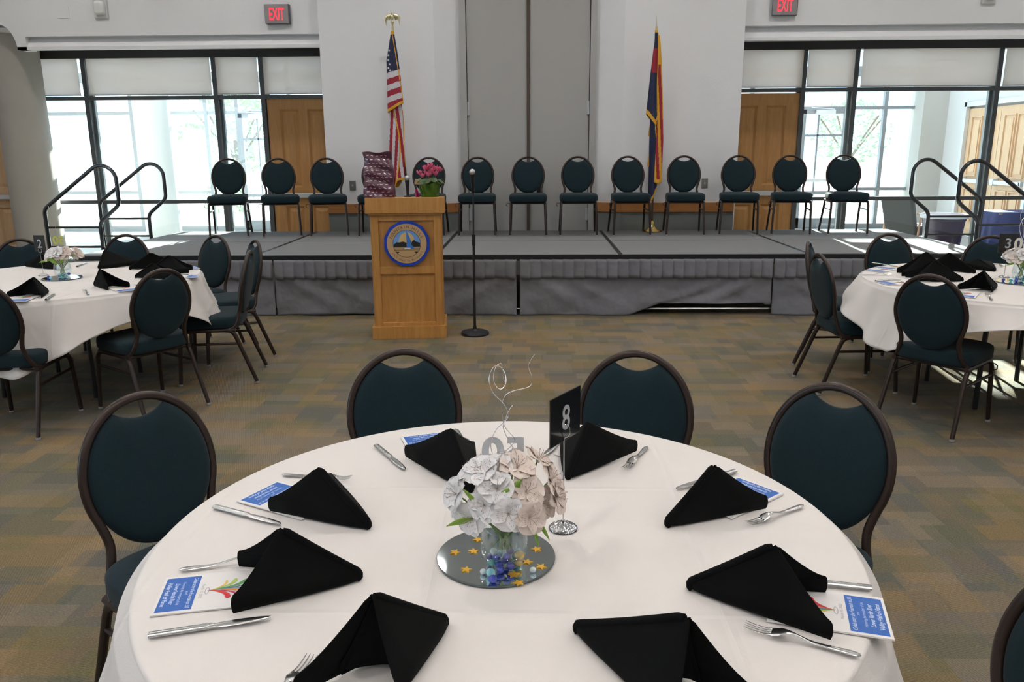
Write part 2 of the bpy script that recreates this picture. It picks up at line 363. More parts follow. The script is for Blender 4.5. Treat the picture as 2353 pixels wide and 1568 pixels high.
# upper walls above the glazing (nearer than the glass), with a shallow cove under them
YU = 10.45
def header(name, x0, x1, zb, zc, arch=False):
    h = MB()
    a0 = x0 if not arch else -6.50
    h.box(a0, x1, YU, YU+0.2, zc, HT)
    if arch: h.box(x0, a0, YU, YU+0.2, 3.21, HT)
    h.add([(a0, YU+0.09, zc), (x1, YU+0.09, zc), (x1, YU+0.02, zb+0.03), (a0, YU+0.02, zb+0.03)], [(0, 1, 2, 3)][::1])
    h.box(a0, x1, YU, YU+0.10, zb, zb+0.035); h.box(x0, x1, YU+0.1, YG+0.1, zb+0.24, zb+0.28); h.box(x0, x1, YG-0.05, YG+0.1, zb+0.2, HT)
    if arch:
        h.box(-6.5, -6.38, YU, YU+0.2, zb, zc)
    return h
hl = header('l', -8.3, XL, 2.887, 3.045, True)
# rounded corner of the opening round the column
pts = [(-6.5-0.001, 2.887)] + [(-6.72+0.22*math.cos(t*PI/12), 2.887+0.31*math.sin(t*PI/12)) for t in range(7)] + [(-8.3, 3.197), (-8.3, 3.22), (-6.5, 3.22)]
hl.prism([(a, b) for a, b in pts], YU-0.001, YU+0.2, 0, fr=lambda a, b, h: (a, h, b))
hl.v = [v for v in hl.v]
struct(hl.build('wall_back_left', WALL, smooth=False))
hr = header('r', XR, 8.1, 2.915, 3.085); struct(hr.build('wall_back_right', WALL, smooth=False))
struct(MB().box(-8.3, -6.95, YG, YG+0.2, 0, HT).build('wall_back_corner', WALL, smooth=False))
struct(MB().lathe([(0.30, 0), (0.30, 4.9)], 40, (-6.87, 10.95, 0)).build('trim_7', TAN))
# glazed walls
def glazing(num, xs, x0, x1, ztop, zrail, zhead, fm, mids, door, lowrail=0.93, shift=1):
    y = YG
    f = MB()
    for i, x in enumerate(xs): f.box(x-0.03, x+0.03, y-0.06, y+0.06, 0, ztop)
    f.box(x0, x1, y-0.05, y+0.05, zhead-0.03, zhead+0.02)
    for a, b in mids: f.box(a, b, y-0.04, y+0.04, lowrail-0.025, lowrail+0.025)
    f.box(x0, x1, y-0.05, y+0.05, 0, 0.12)
    root = struct(f.build('window_%d' % num, MUL, smooth=False)); MB().box(x0, x1, y-0.10, y+0.06, ztop-0.005, ztop+0.25).build('head_beam', DKFR, root, smooth=False)
    sl = MB()
    for i, x in enumerate(xs): sl.box(x+0.03*shift, x+0.062*shift, y+0.02, y+0.07, 0, ztop)
    sl.build('inner_stop', ALU, root, smooth=False)
    g = MB(); g.box(x0, x1, y-0.003, y+0.003, zhead+0.02, ztop)
    for a, b in mids: g.box(a, b, y-0.003, y+0.003, 0.12, zhead)
    g.build('glass_pane', GLASS, root, smooth=False)
    return root
glazing(1, (-6.90, -6.13, -4.33, -3.68), -6.93, XL, 2.865, 0, 2.35, DKFR, ((-6.93, -3.68),), None)
glazing(2, (3.66, 4.35, 6.24), XR, 8.1, 2.895, 0, 2.385, DKFR, ((3.66, 8.1),), None, shift=-1)
def shade(x0, x1, z0, z1, label):
    o = thing('roller_shade', label, 'roller shade', (0, 0, 0), 0, 'roller shades over the glass transoms')
    MB().box(x0, x1, YG-0.075, YG-0.072, z0, z1).build('shade_cloth', SHADE, o, smooth=False)
    MB().sweep([(x0, YG-0.0735, z0+0.005), (x1, YG-0.0735, z0+0.005)], 0.009, n=8).build('hem_bar', ALUL, o)
for x0, x1, z0, z1, lb in ((-6.85, -6.19, 2.38, 2.86, 'narrow grey roller shade beside the tan column'), (-6.07, -4.37, 2.38, 2.86, 'wide grey roller shade over the two left lobby panes'),
                           (-4.29, -3.72, 2.38, 2.86, 'small grey roller shade left of the wooden door on the left'), (-3.64, -2.63, 2.38, 2.86, 'grey roller shade directly above the wooden door on the left'),
                           (2.61, 3.63, 2.41, 2.89, 'grey roller shade directly above the wooden door on the right'), (3.69, 4.31, 2.41, 2.89, 'small grey roller shade just right of the wooden door on the right'),
                           (4.41, 6.19, 2.41, 2.89, 'wide grey roller shade above the right lobby entrance'), (6.29, 8.05, 2.41, 2.89, 'roller shade at the far right edge of the photo')):
    shade(x0, x1, z0, z1, lb)
# wooden doors beside the bay
def panel_door(num, x0, x1, hinge_left, y=YG, m=MAPLE, z1=2.34):
    W = x1-x0; st = 0.17; gap = 0.12; pw = (W-2*st-gap)/2
    d = MB(); cols = (x0+st, x0+st+pw+gap)
    rows = ((0.30, 0.86), (1.12, z1-0.16))
    xs = [x0, cols[0], cols[0]+pw, cols[1], cols[1]+pw, x1]; zs = [0.02, rows[0][0], rows[0][1], rows[1][0], rows[1][1], z1]
    for i in range(5):
        for j in range(5):
            if i in (1, 3) and j in (1, 3):
                a, b, c, e = xs[i], xs[i+1], zs[j], zs[j+1]; q = 0.028; w = 0.05
                d.box(a, b, y-0.005, y+0.02, c, e)
                d.add([(a, y-0.03, c), (b, y-0.03, c), (b, y-0.03, e), (a, y-0.03, e), (a+q, y-0.004, c+q), (b-q, y-0.004, c+q), (b-q, y-0.004, e-q), (a+q, y-0.004, e-q)],
                      [(0, 1, 5, 4), (1, 2, 6, 5), (2, 3, 7, 6), (3, 0, 4, 7)])
                d.add([(a+q, y-0.004, c+q), (b-q, y-0.004, c+q), (b-q, y-0.004, e-q), (a+q, y-0.004, e-q), (a+q+w, y-0.022, c+q+w), (b-q-w, y-0.022, c+q+w), (b-q-w, y-0.022, e-q-w), (a+q+w, y-0.022, e-q-w)],
                      [(0, 1, 5, 4), (1, 2, 6, 5), (2, 3, 7, 6), (3, 0, 4, 7), (4, 5, 6, 7)])
            else: d.box(xs[i], xs[i+1], y-0.03, y+0.02, zs[j], zs[j+1])
    root = struct(d.build('door_%d' % num, m, smooth=False))
    return root
def panic(root, x0, x1, y, z):
    p = MB().box(x0, x1, y-0.10, y-0.05, z-0.02, z+0.045); p.box(x0, x0+0.09, y-0.11, y-0.03, z-0.035, z+0.06); p.box(x1-0.06, x1, y-0.10, y-0.03, z-0.03, z+0.05)
    return p.build('push_bar', ALUL, root, smooth=False, bevel=0.006)
d3 = panel_door(3, -3.64, -2.66, True); panic(d3, -3.55, -2.75, YG, 1.0)
d4 = panel_door(4, 2.63, 3.63, False); panic(d4, 2.75, 3.53, YG, 1.0)
# door in the left wall near the column
def wall_door(num, x, y0, y1, inward, m, nleaf=1, z1=2.3, bar=True, z0=0.0):
    root = None; L = (y1-y0)/nleaf
    for k in range(nleaf):
        a = y0+k*L; b = a+L; d = MB()
        d.box(x-0.03*inward, x+0.02*inward, a+0.006, b-0.006, z0+0.02, z1)
        pw = (L-0.34-0.1)/2
        for c in (a+0.17, a+0.27+pw):
            for e, g in ((0.3, 0.86), (1.12, z1-0.16)):
                d.box(x+0.02*inward, x+0.026*inward, c, c+pw, e, g); d.box(x+0.02*inward, x+0.045*inward, c+0.05, c+pw-0.05, e+0.05, g-0.05)
                for q in ((c-0.02, c, e, g), (c+pw, c+pw+0.02, e, g), (c-0.02, c+pw+0.02, e-0.02, e), (c-0.02, c+pw+0.02, g, g+0.02)): d.box(x+0.02*inward, x+0.05*inward, *q)
        r = struct(d.build('door_%d' % (num+k), m, smooth=False))
        if bar:
            p = MB().box(x+0.06*inward, x+0.11*inward, a+0.08, b-0.1, 0.98, 1.05); p.box(x+0.02*inward, x+0.12*inward, b-0.18, b-0.08, 0.96, 1.08); p.box(x+0.02*inward, x+0.11*inward, a+0.06, a+0.12, 0.97, 1.06)
            p.build('push_bar', ALUL, r, smooth=False, bevel=0.005)
    return r
d5 = panel_door(5, -8.16, -7.17, True, y=YG-0.02, m=MAPLEL); panic(d5, -8.05, -7.25, YG-0.02, 1.0)
fr = MB(); fr.box(-8.26, -8.17, YG-0.07, YG, 0, 2.42); fr.box(-7.16, -7.07, YG-0.07, YG, 0, 2.42); fr.box(-8.26, -7.07, YG-0.07, YG, 2.34, 2.42); struct(fr.build('trim_8', WALLG, smooth=False))
# lobby beyond the glass
OWALL = mat('lobby_white_wall', (0.60, 0.60, 0.60), 0.9)
LF = mat('lobby_floor', (0.36, 0.36, 0.35), 0.8)
struct(MB().box(-12, -2.7, YG+0.1, YO+0.1, -0.08, 0.004).build('floor_lobby_left', LF, smooth=False))
struct(MB().box(2.7, 8.1, YG+0.1, YO+0.1, -0.08, 0.004).build('floor_lobby_right', LF, smooth=False))
struct(MB().box(-12.1, -12, YG, YO, 0, 4.7).box(-12.1, -8.4, YG, YG+0.1, 0, 4.7).build('wall_lobby_left', OWALL, smooth=False))
struct(MB().box(-2.9, -2.7, YG+0.3, YO, 0, 4.7).box(2.7, 2.9, YG+0.3, YO, 0, 4.7).box(-2.7, 2.7, YG+0.21, YO, 0, HT).build('wall_lobby_inner', OWALL, smooth=False))
struct(MB().box(8.1, 8.2, YG+0.1, 13.3, 0, 4.7).box(8.1, 8.2, 15.45, YO, 0, 4.7).box(8.1, 8.2, 13.3, 15.45, 2.42, 4.7).box(8.16, 8.2, 13.3, 15.45, 0, 2.42).build('wall_lobby_right', OWALL, smooth=False))
struct(MB().box(-12.1, -2.7, YG, 14.2, 4.7, 4.8).box(2.7, 8.2, YG, 14.2, 4.7, 4.8).build('ceiling_lobby', CEIL, smooth=False))
wall_door(6, 8.12, 13.35, 15.4, -1, MAPLEL, 2)
struct(MB().box(8.03, 8.1, 13.27, 13.35, 0, 2.42).box(8.03, 8.1, 15.4, 15.48, 0, 2.42).box(8.03, 8.1, 13.27, 15.48, 2.34, 2.42).build('trim_9', ALUL, smooth=False))
def outer(num, x0, x1, xs, mid, door=None):
    f = MB()
    for x in xs: f.box(x-0.035, x+0.035, YO-0.05, YO+0.05, 0, 4.7)
    f.box(x0, x1, YO-0.12, YO+0.12, 2.98, 3.17); f.box(x0, x1, YO-0.04, YO+0.04, 4.6, 4.7); f.box(x0, x1, YO-0.04, YO+0.04, 0, 0.1)
    f.box(x0, x1, YO-0.04, YO+0.04, 2.36, 2.42)
    for a, b in mid: f.box(a, b, YO-0.045, YO+0.045, 0.77, 0.83)
    r = struct(f.build('window_%d' % num, ALU, smooth=False))
    MB().box(x0, x1, YO-0.003, YO+0.003, 0.1, 4.6).build('glass_pane', GLASS, r, smooth=False)
    return r
struct(MB().box(-12, -2.9, YO-0.1, YO+0.1, 3.6, 4.7).box(2.9, 8.2, YO-0.1, YO+0.1, 3.97, 4.7).build('lobby_sun_blocker', OWALL, smooth=False))  # unseen slabs added to cut sun streaks on the hall floor
wl = outer(3, -12, -2.9, (-11.9, -10.4, -8.93, -8.15, -7.42, -6.62, -5.98, -4.9, -3.0), ((-12, -6.62), (-4.9, -2.9)))
wr = outer(4, 2.9, 8.1, (3.0, 4.4, 5.36, 6.34, 7.05, 7.72), ((2.9, 5.36), (6.34, 8.1)))
# outer doors: glass leaves with muntins and closers
def lobby_door(num, x0, x1):
    f = MB(); y = YO-0.06
    for a in (x0, x1-0.08): f.box(a, a+0.08, y-0.03, y+0.02, 0.02, 2.36)
    f.box(x0, x1, y-0.03, y+0.02, 2.28, 2.36); f.box(x0, x1, y-0.03, y+0.02, 0.02, 0.22); f.box(x0, x1, y-0.02, y+0.02, 1.84, 1.88); f.box(x0, x1, y-0.03, y+0.02, 0.7, 0.76)
    f.box((x0+x1)/2-0.13, (x0+x1)/2-0.10, y-0.02, y+0.02, 0.2, 2.3)
    r = struct(f.build('door_%d' % num, ALU, smooth=False))
    MB().box(x0+0.25, x0+0.62, y-0.12, y-0.04, 2.26, 2.35).sweep([(x0+0.6, y-0.1, 2.36), (x0+0.1, y-0.25, 2.39)], 0.012, n=6).build('door_closer', ALUL, r, smooth=False)
    MB().box(x0+0.1, x1-0.1, y-0.12, y-0.07, 0.95, 1.01).build('push_bar', ALUL, r, smooth=False)
    return r
dl = lobby_door(8, -5.95, -4.95); lobby_door(9, 5.40, 6.30)
MB().box(-5.35, -5.12, YO-0.11, YO-0.095, 1.30, 1.47).build('door_notice', mat('black_notice', (0.02, 0.02, 0.02), 0.6), dl, smooth=False)
struct(MB().lathe([(0.33, 0), (0.33, 4.7)], 36, (-7.28, 15.6, 0)).build('column_lobby', mat('white_plaster_column', (0.50, 0.51, 0.50), 0.9)))
struct(MB().box(7.62, 8.1, 16.2, YO+0.1, 0, 4.7).build('wall_lobby_pier', TAN, smooth=False))
GR = mat('sunlit_paving', (0.50, 0.49, 0.46), 0.9, noise=(1.2, 0.5, (0.42, 0.41, 0.39)))
struct(MB().box(-70, 70, YO+0.1, 120, -0.12, -0.02).build('ground_outside', GR, smooth=False))
LEAF = mat('overexposed_leaf', (0.34, 0.40, 0.27), 0.8); BARK = mat('bark', (0.20, 0.15, 0.11), 0.9)  # leaf colour paled to stand for overexposed daylight
def tree(x, y, h, r, label, cat='tree', name='outdoor_tree'):
    t = thing(name, label, cat, (x, y, -0.02), 0, 'trees outside the lobby glass')
    b = MB()
    if h > 1.5:
        b.sweep([(0, 0, 0), (0.05, 0, h*0.3), (0, 0.05, h*0.55)], 0.10, n=8)
        for k in range(5):
            a = k*1.3; b.sweep([(0.03, 0.02, h*0.35), (math.cos(a)*r*0.4, math.sin(a)*r*0.4, h*0.6), (math.cos(a)*r*0.75, math.sin(a)*r*0.75, h*0.8)], 0.035, n=6)
        b.build('trunk', BARK, t)
    c = MB()
    for k in range(700):
        a = random.uniform(0, 2*PI); e = random.uniform(-1, 1); q = r*random.uniform(0.45, 1)
        p = Vector((math.cos(a)*q*math.sqrt(1-e*e), math.sin(a)*q*math.sqrt(1-e*e), h-r*0.8+e*r*0.75)); s = random.uniform(0.04, 0.08)*max(1, r)
        d = Vector((random.uniform(-1, 1), random.uniform(-1, 1), random.uniform(-1, 1))).normalized(); g = d.orthogonal().normalized()
        c.add([p-d*s, p+g*s*0.5, p+d*s, p-g*s*0.5], [(0, 1, 2, 3)])
    c.build('foliage', LEAF, t)
tree(-9.5, 26, 3.6, 1.7, 'pale outdoor tree seen through the lobby glass left of the notice door')
tree(-6.2, 31, 3.8, 1.9, 'branching outdoor tree seen through the glass lobby door on the left')
tree(11.6, 30, 3.4, 1.5, 'green outdoor tree seen through the right lobby entrance glass')
tree(-8.4, 22, 0.9, 0.7, 'low outdoor shrub by the left lobby glass', 'shrub', 'outdoor_shrub')
# ceiling downlights (real lamps in the ceiling)
LENS = mat('lamp_lens', (1, 1, 1), 0.5, emit=(1.0, 0.93, 0.84, 9))
k = 0
for iy, y in enumerate((-4.5, -1.8, 0.9, 3.6, 6.3, 8.9)):
    for ix, x in enumerate((-6.0, -3.6, -1.2, 1.2, 3.6, 6.0)):
        t = thing('ceiling_downlight', 'round recessed downlight in the ceiling above the hall', 'ceiling light', (x, y, HT), 0, 'recessed ceiling downlights')
        MB().lathe([(0.11, -0.012), (0.14, -0.012), (0.14, 0.0), (0.11, 0.0)], 24, cap=False).build('trim_ring', ALUL, t)
        MB().lathe([(0.0, -0.006), (0.11, -0.006)], 24).build('lens', LENS, t)
        L = bpy.data.lights.new('downlight', 'AREA'); L.shape = 'DISK'; L.size = 0.22; L.energy = CEIL_W; L.color = (1.0, 0.955, 0.915); L.spread = math.radians(150)
        lo = bpy.data.objects.new('downlight', L); COL.objects.link(lo); lo.parent = t; lo.location = (0, 0, -0.02)
# exit signs
RED = mat('exit_red', (0.9, 0.03, 0.05), 0.5, emit=(1.0, 0.04, 0.07, 1.1)); SGN = mat('exit_grey_plate', (0.30, 0.28, 0.29), 0.45, 0.2); SGB = mat('exit_housing', (0.10, 0.10, 0.12), 0.5)
def exit_sign(x, z, label):
    t = thing('exit_sign', label, 'exit sign', (x, YU, z))
    MB().box(-0.145, 0.155, -0.05, 0, -0.115, 0.115).build('housing', SGB, t, smooth=False, bevel=0.004)
    MB().box(-0.152, 0.145, -0.058, -0.05, -0.112, 0.112).build('face_plate', SGN, t, smooth=False, bevel=0.003)
    m = MB(); text(m, 'EXIT', lambda a, b, h: (a, -0.0585-h, b-0.070), 0.20, 0, width=0.185, bold=0.012, depth=0.002); m.build('lettering', RED, t, smooth=False)
exit_sign(-3.15, 3.272, 'red EXIT sign on the wall above the left glazing')
exit_sign(3.09, 3.31, 'red EXIT sign on the wall above the right glazing, cut by the frame top')
ALM = mat('alarm_plastic', (0.66, 0.67, 0.68), 0.5); ALC = mat('strobe_lens', (0.75, 0.76, 0.76), 0.25)
def alarm(x, z, label):
    t = thing('fire_alarm_strobe', label, 'alarm device', (x, YU, z))
    MB().box(-0.085, 0.085, -0.03, 0, -0.115, 0.115).build('housing', ALM, t, smooth=False, bevel=0.012)
    def lens(u, v):
        a, q = 2*PI*u, v; cs, sn = math.cos(a), math.sin(a); r = 1/((abs(cs)**5+abs(sn)**5)**0.2); s = math.cos(q*PI/2)**0.35
        return (0.068*cs*r*s, -0.03-0.045*math.sin(q*PI/2), 0.005+0.085*sn*r*s)
    MB().grid(lens, 32, 8, closeu=True).build('strobe_lens', ALC, t, ang=60)
alarm(-5.37, 3.36, 'white fire alarm strobe high on the wall at upper left'); alarm(5.55, 3.42, 'white fire alarm strobe at the top right edge of the photo')
tag(MB().box(-5.93, -5.78, YU-0.006, YU, 3.255, 3.40).build('access_panel', WALL, smooth=False, bevel=0.002), 'small flush painted access panel left of the alarm strobe', 'wall panel')
SWP = mat('switch_plate_steel', (0.27, 0.27, 0.26), 0.4, 0.5)
for x, z, lb in ((-2.295, 1.185, 'steel switch plate on the wall between two stage chairs, left of the gift bag'), (2.20, 1.19, 'steel switch plate on the wall right of the navy and red flag')):
    t = thing('switch_plate', lb, 'light switch', (x, YB, z)); MB().box(-0.04, 0.04, -0.008, 0, -0.06, 0.06).build('plate', SWP, t, smooth=False, bevel=0.002)
    MB().box(-0.008, 0.008, -0.018, -0.008, -0.012, 0.012).build('toggle', mat('toggle_grey', (0.5, 0.5, 0.48), 0.5), t, smooth=False)
# ================================================================== stage
ST = 0.61; SX = (-4.58, -2.75, -0.94, 0.88, 2.72, 4.54); SY = (7.80, 9.05, 10.22)
pos = ('far left', 'second from the left', 'middle', 'second from the right', 'far right')
for j in range(2):
    for i in range(5):
        t = thing('stage_deck', 'grey carpeted stage deck, %s of the %s row' % (pos[i], ('front', 'rear')[j]), 'stage platform', (SX[i], SY[j], 0), 0, 'carpeted stage decks')
        W = SX[i+1]-SX[i]; D = SY[j+1]-SY[j]
        MB().box(0.022, W-0.022, 0.022 if j == 0 else 0.008, D-0.008, ST-0.02, ST).build('carpet_top', DECK, t, smooth=False)
        MB().box(0.002, W-0.002, 0.002, D-0.002, ST-0.06, ST-0.004).build('edge_frame', BLK, t, smooth=False)
        for a, b in ((0.08, 0.10), (W-0.08, 0.10), (0.08, D-0.08), (W-0.08, D-0.08)):
            MB().sweep([(a, b, 0.0), (a, b, ST-0.06)], 0.022, n=8).build('leg', STEEL, t)
        if j == 0: MB().sweep([(0.08, 0.055, 0.055), (W-0.08, 0.055, 0.055)], 0.012, n=8).build('brace', STEEL, t)
# pleated skirt sections
def skirt(x0, x1, label, lift):
    t = thing('stage_skirt', label, 'stage skirt', (0, 0, 0), 0, 'grey cloth stage skirts')
    W = x1-x0; npl = max(6, int(W/0.105)); rs = random.Random(int(x0*100)+7)
    jit = [rs.uniform(-0.25, 0.25) for _ in range(npl+2)]; wob = [rs.uniform(-1, 1) for _ in range(npl+2)]
    def val(u, v):
        q = u*npl; i = int(min(q, npl-1e-6)); f = q-i
        ramp_ = f if f < 0.93 else (1-f)/0.07*0.93
        y = 7.795-0.006-0.032*ramp_*(0.55+0.45*v)-0.012*v*max(0, wob[i])*math.sin(PI*f)
        return (x0+W*u, y, ST-0.045-0.185*v-0.004*math.sin(q*1.7)*v)
    MB().grid(val, npl*8, 6).build('pleated_valance', SKIRT, t, ang=25, solid=0.003)
    def pan(u, v):
        x = x0+W*u; cx = min(u, 1-u)*W
        fold = 0.014*math.sin(9*u*W+3*v+x0) + 0.022*v*math.sin(3.1*u*W-4.2*v+x0*2)
        sag = 0.030*math.sin(PI*v)*(math.exp(-((cx-0.7*v)**2)/0.015)+0.6*math.exp(-((cx-0.25-0.9*v)**2)/0.01))
        z = ST-0.10-(ST-0.105)*v
        z += lift(u)*v**3
        return (x, 7.800+0.018-abs(fold)*0.9*v-sag*0.8-0.02*v, z)
    MB().grid(pan, int(W*40), 30).build('skirt_panel', SKIRT, t, ang=60, solid=0.003)
skirt(-4.58, -2.585, 'grey pleated stage skirt, far left section behind the left banquet table', lambda u: 0)
skirt(-2.57, -0.15, 'grey pleated stage skirt behind the lectern and microphone stand', lambda u: 0.012*max(0, math.sin(6*u)))
skirt(-0.115, 2.375, 'grey pleated stage skirt with its right hem lifted off a metal bar', lambda u: 0.0 if u < 0.44 else 0.115*min(1, (u-0.44)/0.12) if u < 0.97 else 0.1)
skirt(2.39, 4.54, 'grey pleated stage skirt, far right section behind the right banquet table', lambda u: 0)
# hand rails
def handrail(y, s, x0, label):
    t = thing('stage_handrail', label, 'handrail', (x0, y, 0), 0, 'black looped handrails on the stage steps')
    if s < 0: t.scale = (1, 1, 1)
    C_ = [((0.0, 0.30), 0), ((0.0, 0.88), 0.12), ((-0.235, 1.07), 0.12), ((-0.235, 1.635), 0.155), ((0.59, 1.025), 0.10), ((0.59, 0.0), 0)]
    Q = []
    for i, (p, r) in enumerate(C_):
        p = Vector(p)
        if not r: Q.append(p); continue
        u_ = (Vector(C_[i-1][0])-p).normalized(); v_ = (Vector(C_[i+1][0])-p).normalized(); ang_ = u_.angle(v_); tl = r/math.tan(ang_/2)
        a_, b_ = p+u_*tl, p+v_*tl; cc = p+(u_+v_).normalized()*(r/math.sin(ang_/2))
        sw = PI-ang_; d0 = a_-cc; d1 = b_-cc
        for k in range(11):
            q = k/10; Q.append(cc+(d0*math.sin((1-q)*sw)+d1*math.sin(q*sw))/math.sin(sw))
    MB().sweep([(s*a, 0, b) for a, b in Q], 0.021, n=10, ref=(0, 1, 0)).build('rail_tube', RAIL, t)
    for z in (0.835, 0.625): MB().sweep([(0, 0, z-0.005), (s*0.59, 0, z-0.005)], 0.012, n=8).build('crossbar', RAIL, t)
    return t
handrail(9.45, 1, 4.64, 'black looped handrail at the right end of the stage, the rear one')
handrail(8.40, 1, 4.64, 'black looped handrail at the right end of the stage, the nearer one')
handrail(8.50, -1, -4.66, 'black looped handrail at the left end of the stage, the nearer one')
handrail(9.62, -1, -4.66, 'black looped handrail at the left end of the stage, the rear one')
for s, x0, lb in ((1, 4.68, 'grey carpeted stage steps between the right handrails'), (-1, -4.70, 'grey carpeted stage steps between the left handrails')):
    t = thing('stage_steps', lb, 'steps', (x0, 8.98, 0))
    for k in range(2):
        z = 0.41-0.2*k; a, b = sorted((s*(0.0+0.3*k), s*(0.3+0.3*k)))
        MB().box(a, b, -0.42, 0.42, z-0.03, z).build('tread', DECK, t, smooth=False); MB().box(b-0.02 if s > 0 else a, b if s > 0 else a+0.02, -0.42, 0.42, 0.0, z-0.03).build('riser', BLK, t, smooth=False)
    for yy in (-0.43, 0.43):
        m = MB(); m.prism([(0, 0), (s*0.6, 0), (s*0.6, 0.18), (s*0.3, 0.18), (s*0.3, 0.38), (0, 0.38)], yy-0.01, yy+0.01, 0, fr=lambda a, b, h: (a, h, b)); m.build('stringer', BLK, t, smooth=False)
# ================================================================== banquet chair
def make_chair():
    t = thing('banquet_chair', 'x', 'chair')
    # seat cushion
    def seat(u, v):
        th = 2*PI*u; prof = ((0.965, .400), (0.99, .408), (1.0, .430), (1.0, .452), (0.985, .468), (0.94, .478), (0.82, .485), (0.55, .489), (0.25, .491), (0.0, .491))
        k = v*(len(prof)-1); i = min(int(k), len(prof)-2); q = k-i
        sc = prof[i][0]*(1-q)+prof[i+1][0]*q; z = prof[i][1]*(1-q)+prof[i+1][1]*q
        c, s = math.cos(th), math.sin(th); e = 5.0
        r = 1/((abs(c)**e+abs(s)**e)**(1/e)); hw = 0.222+0.006*s
        return (c*r*hw*sc, 0.012+s*r*0.213*sc, z)
    m = MB().grid(seat, 44, 16, closeu=True); m.box(-0.17, 0.17, -0.16, 0.18, 0.392, 0.41); m.build('seat', FAB, t, ang=50)
    a = math.radians(11); CZ, CY_ = 0.682, -0.235
    def bp(s, tt, n=0): return (s, CY_-tt*math.sin(a)+n*math.cos(a), CZ+tt*math.cos(a)+n*math.sin(a))
    # back pad with the hand-hold notch in its top
    O = []
    for i in range(72):
        q = 2*PI*i/72; s = 0.180*math.cos(q); tt = 0.210*math.sin(q)
        if tt > 0: tt = min(tt, 0.164+4.6*s*s)
        O.append((s, tt))
    prof = ((0.0, .030), (0.35, .0295), (0.65, .028), (0.86, .024), (0.95, .017), (0.99, .008), (1.0, 0), (0.99, -.008), (0.95, -.016), (0.86, -.022), (0.65, -.025), (0.35, -.0265), (0.0, -.027))
    m = MB(); n = len(O)
    for k, h in prof:
        for s, tt in O: m.v.append(bp(s*k, (tt+0.02)*k-0.02, h))
    for i in range(len(prof)-1):
        for j in range(n): m.f.append((i*n+j, i*n+(j+1) % n, (i+1)*n+(j+1) % n, (i+1)*n+j)); m.m.append(0)
    m.build('backrest', FAB, t, ang=60)
    half = [bp(0.200*math.cos(q), 0.223*math.sin(q)) for q in []]
    P = []
    for q in range(-25, 91, 6): P.append((0.190*math.cos(math.radians(q)), 0.222*math.sin(math.radians(q))))
    if P[-1][0] > 1e-3: P.append((0.0, 0.222))
    side = [Vector((0.198, -0.128, 0.388)), Vector((0.189, -0.158, 0.400)), Vector((0.174, -0.182, 0.440)), Vector((0.160, -0.194, 0.490)), Vector((0.1575, -0.205, 0.530))]
    n_ = len(side); right = [Vector(p) for p in smooth_path([tuple(p) for p in side]+[tuple(bp(s, tt)) for s, tt in P[0:2]], 4)[:-1]] + [Vector(bp(s, tt)) for s, tt in P[1:]]
    left = [Vector((-p.x, p.y, p.z)) for p in right[:-1]][::-1]
    MB().sweep(right+left, 0.0130, 0.0125, n=12, ref=(0, math.cos(a), math.sin(a))).build('back_frame', BRZ, t, ang=60)
    # under-seat frame
    f = MB()
    for s in (-1, 1): f.sweep([(s*0.199, 0.17, 0.384), (s*0.199, -0.17, 0.384)], 0.014, n=8)
    f.sweep([(-0.199, 0.16, 0.384), (0.199, 0.16, 0.384)], 0.013, n=8); f.sweep([(-0.199, -0.15, 0.384), (0.199, -0.15, 0.384)], 0.013, n=8)
    f.sweep([(0.21, 0.12, 0.380), (0.245, 0.12, 0.380), (0.257, 0.12, 0.370), (0.257, 0.12, 0.350), (0.240, 0.12, 0.342)], 0.0038, n=6)
    f.build('seat_frame', BRZ, t)
    for s in (-1, 1):
        l = MB().sweep([(s*0.199, 0.12, 0.384), (s*0.200, 0.160, 0.381), (s*0.201, 0.185, 0.366), (s*0.202, 0.200, 0.338), (s*0.214, 0.222, 0.014)], 0.0150, 0.0135, n=10, ref=(1, 0, 0), scale=(1, 1, 1, 1, 0.9)).build('leg', LEGM, t)
        MB().lathe([(0.012, 0), (0.015, 0.003), (0.013, 0.016)], 12, (s*0.2142, 0.2225, 0)).build('glide', GLI, l)
        l = MB().sweep([(s*0.199, -0.10, 0.384), (s*0.200, -0.135, 0.380), (s*0.201, -0.158, 0.362), (s*0.202, -0.172, 0.335), (s*0.216, -0.290, 0.014)], 0.0150, 0.0135, n=10, ref=(1, 0, 0), scale=(1, 1, 1, 1, 0.9)).build('leg', LEGM, t)
        MB().lathe([(0.012, 0), (0.015, 0.003), (0.013, 0.016)], 12, (s*0.2165, -0.292, 0)).build('glide', GLI, l)
        MB().sweep([(s*0.204, 0.205, 0.29), (s*0.205, -0.188, 0.29)], 0.009, n=8).build('stretcher', LEGM, t)
    t.scale = (1.02, 1.02, 1.02)
    return t
proto = make_chair(); used = [False]
def chair(x, y, face, z, label, group):
    rz = math.atan2(face[1], face[0])-PI/2
    if not used[0]:
        used[0] = True; proto.location = (x, y, z); proto.rotation_euler = (0, 0, rz); proto['label'] = label; proto['group'] = group; return proto
    return dup(proto, (x, y, z), rz, label, group)
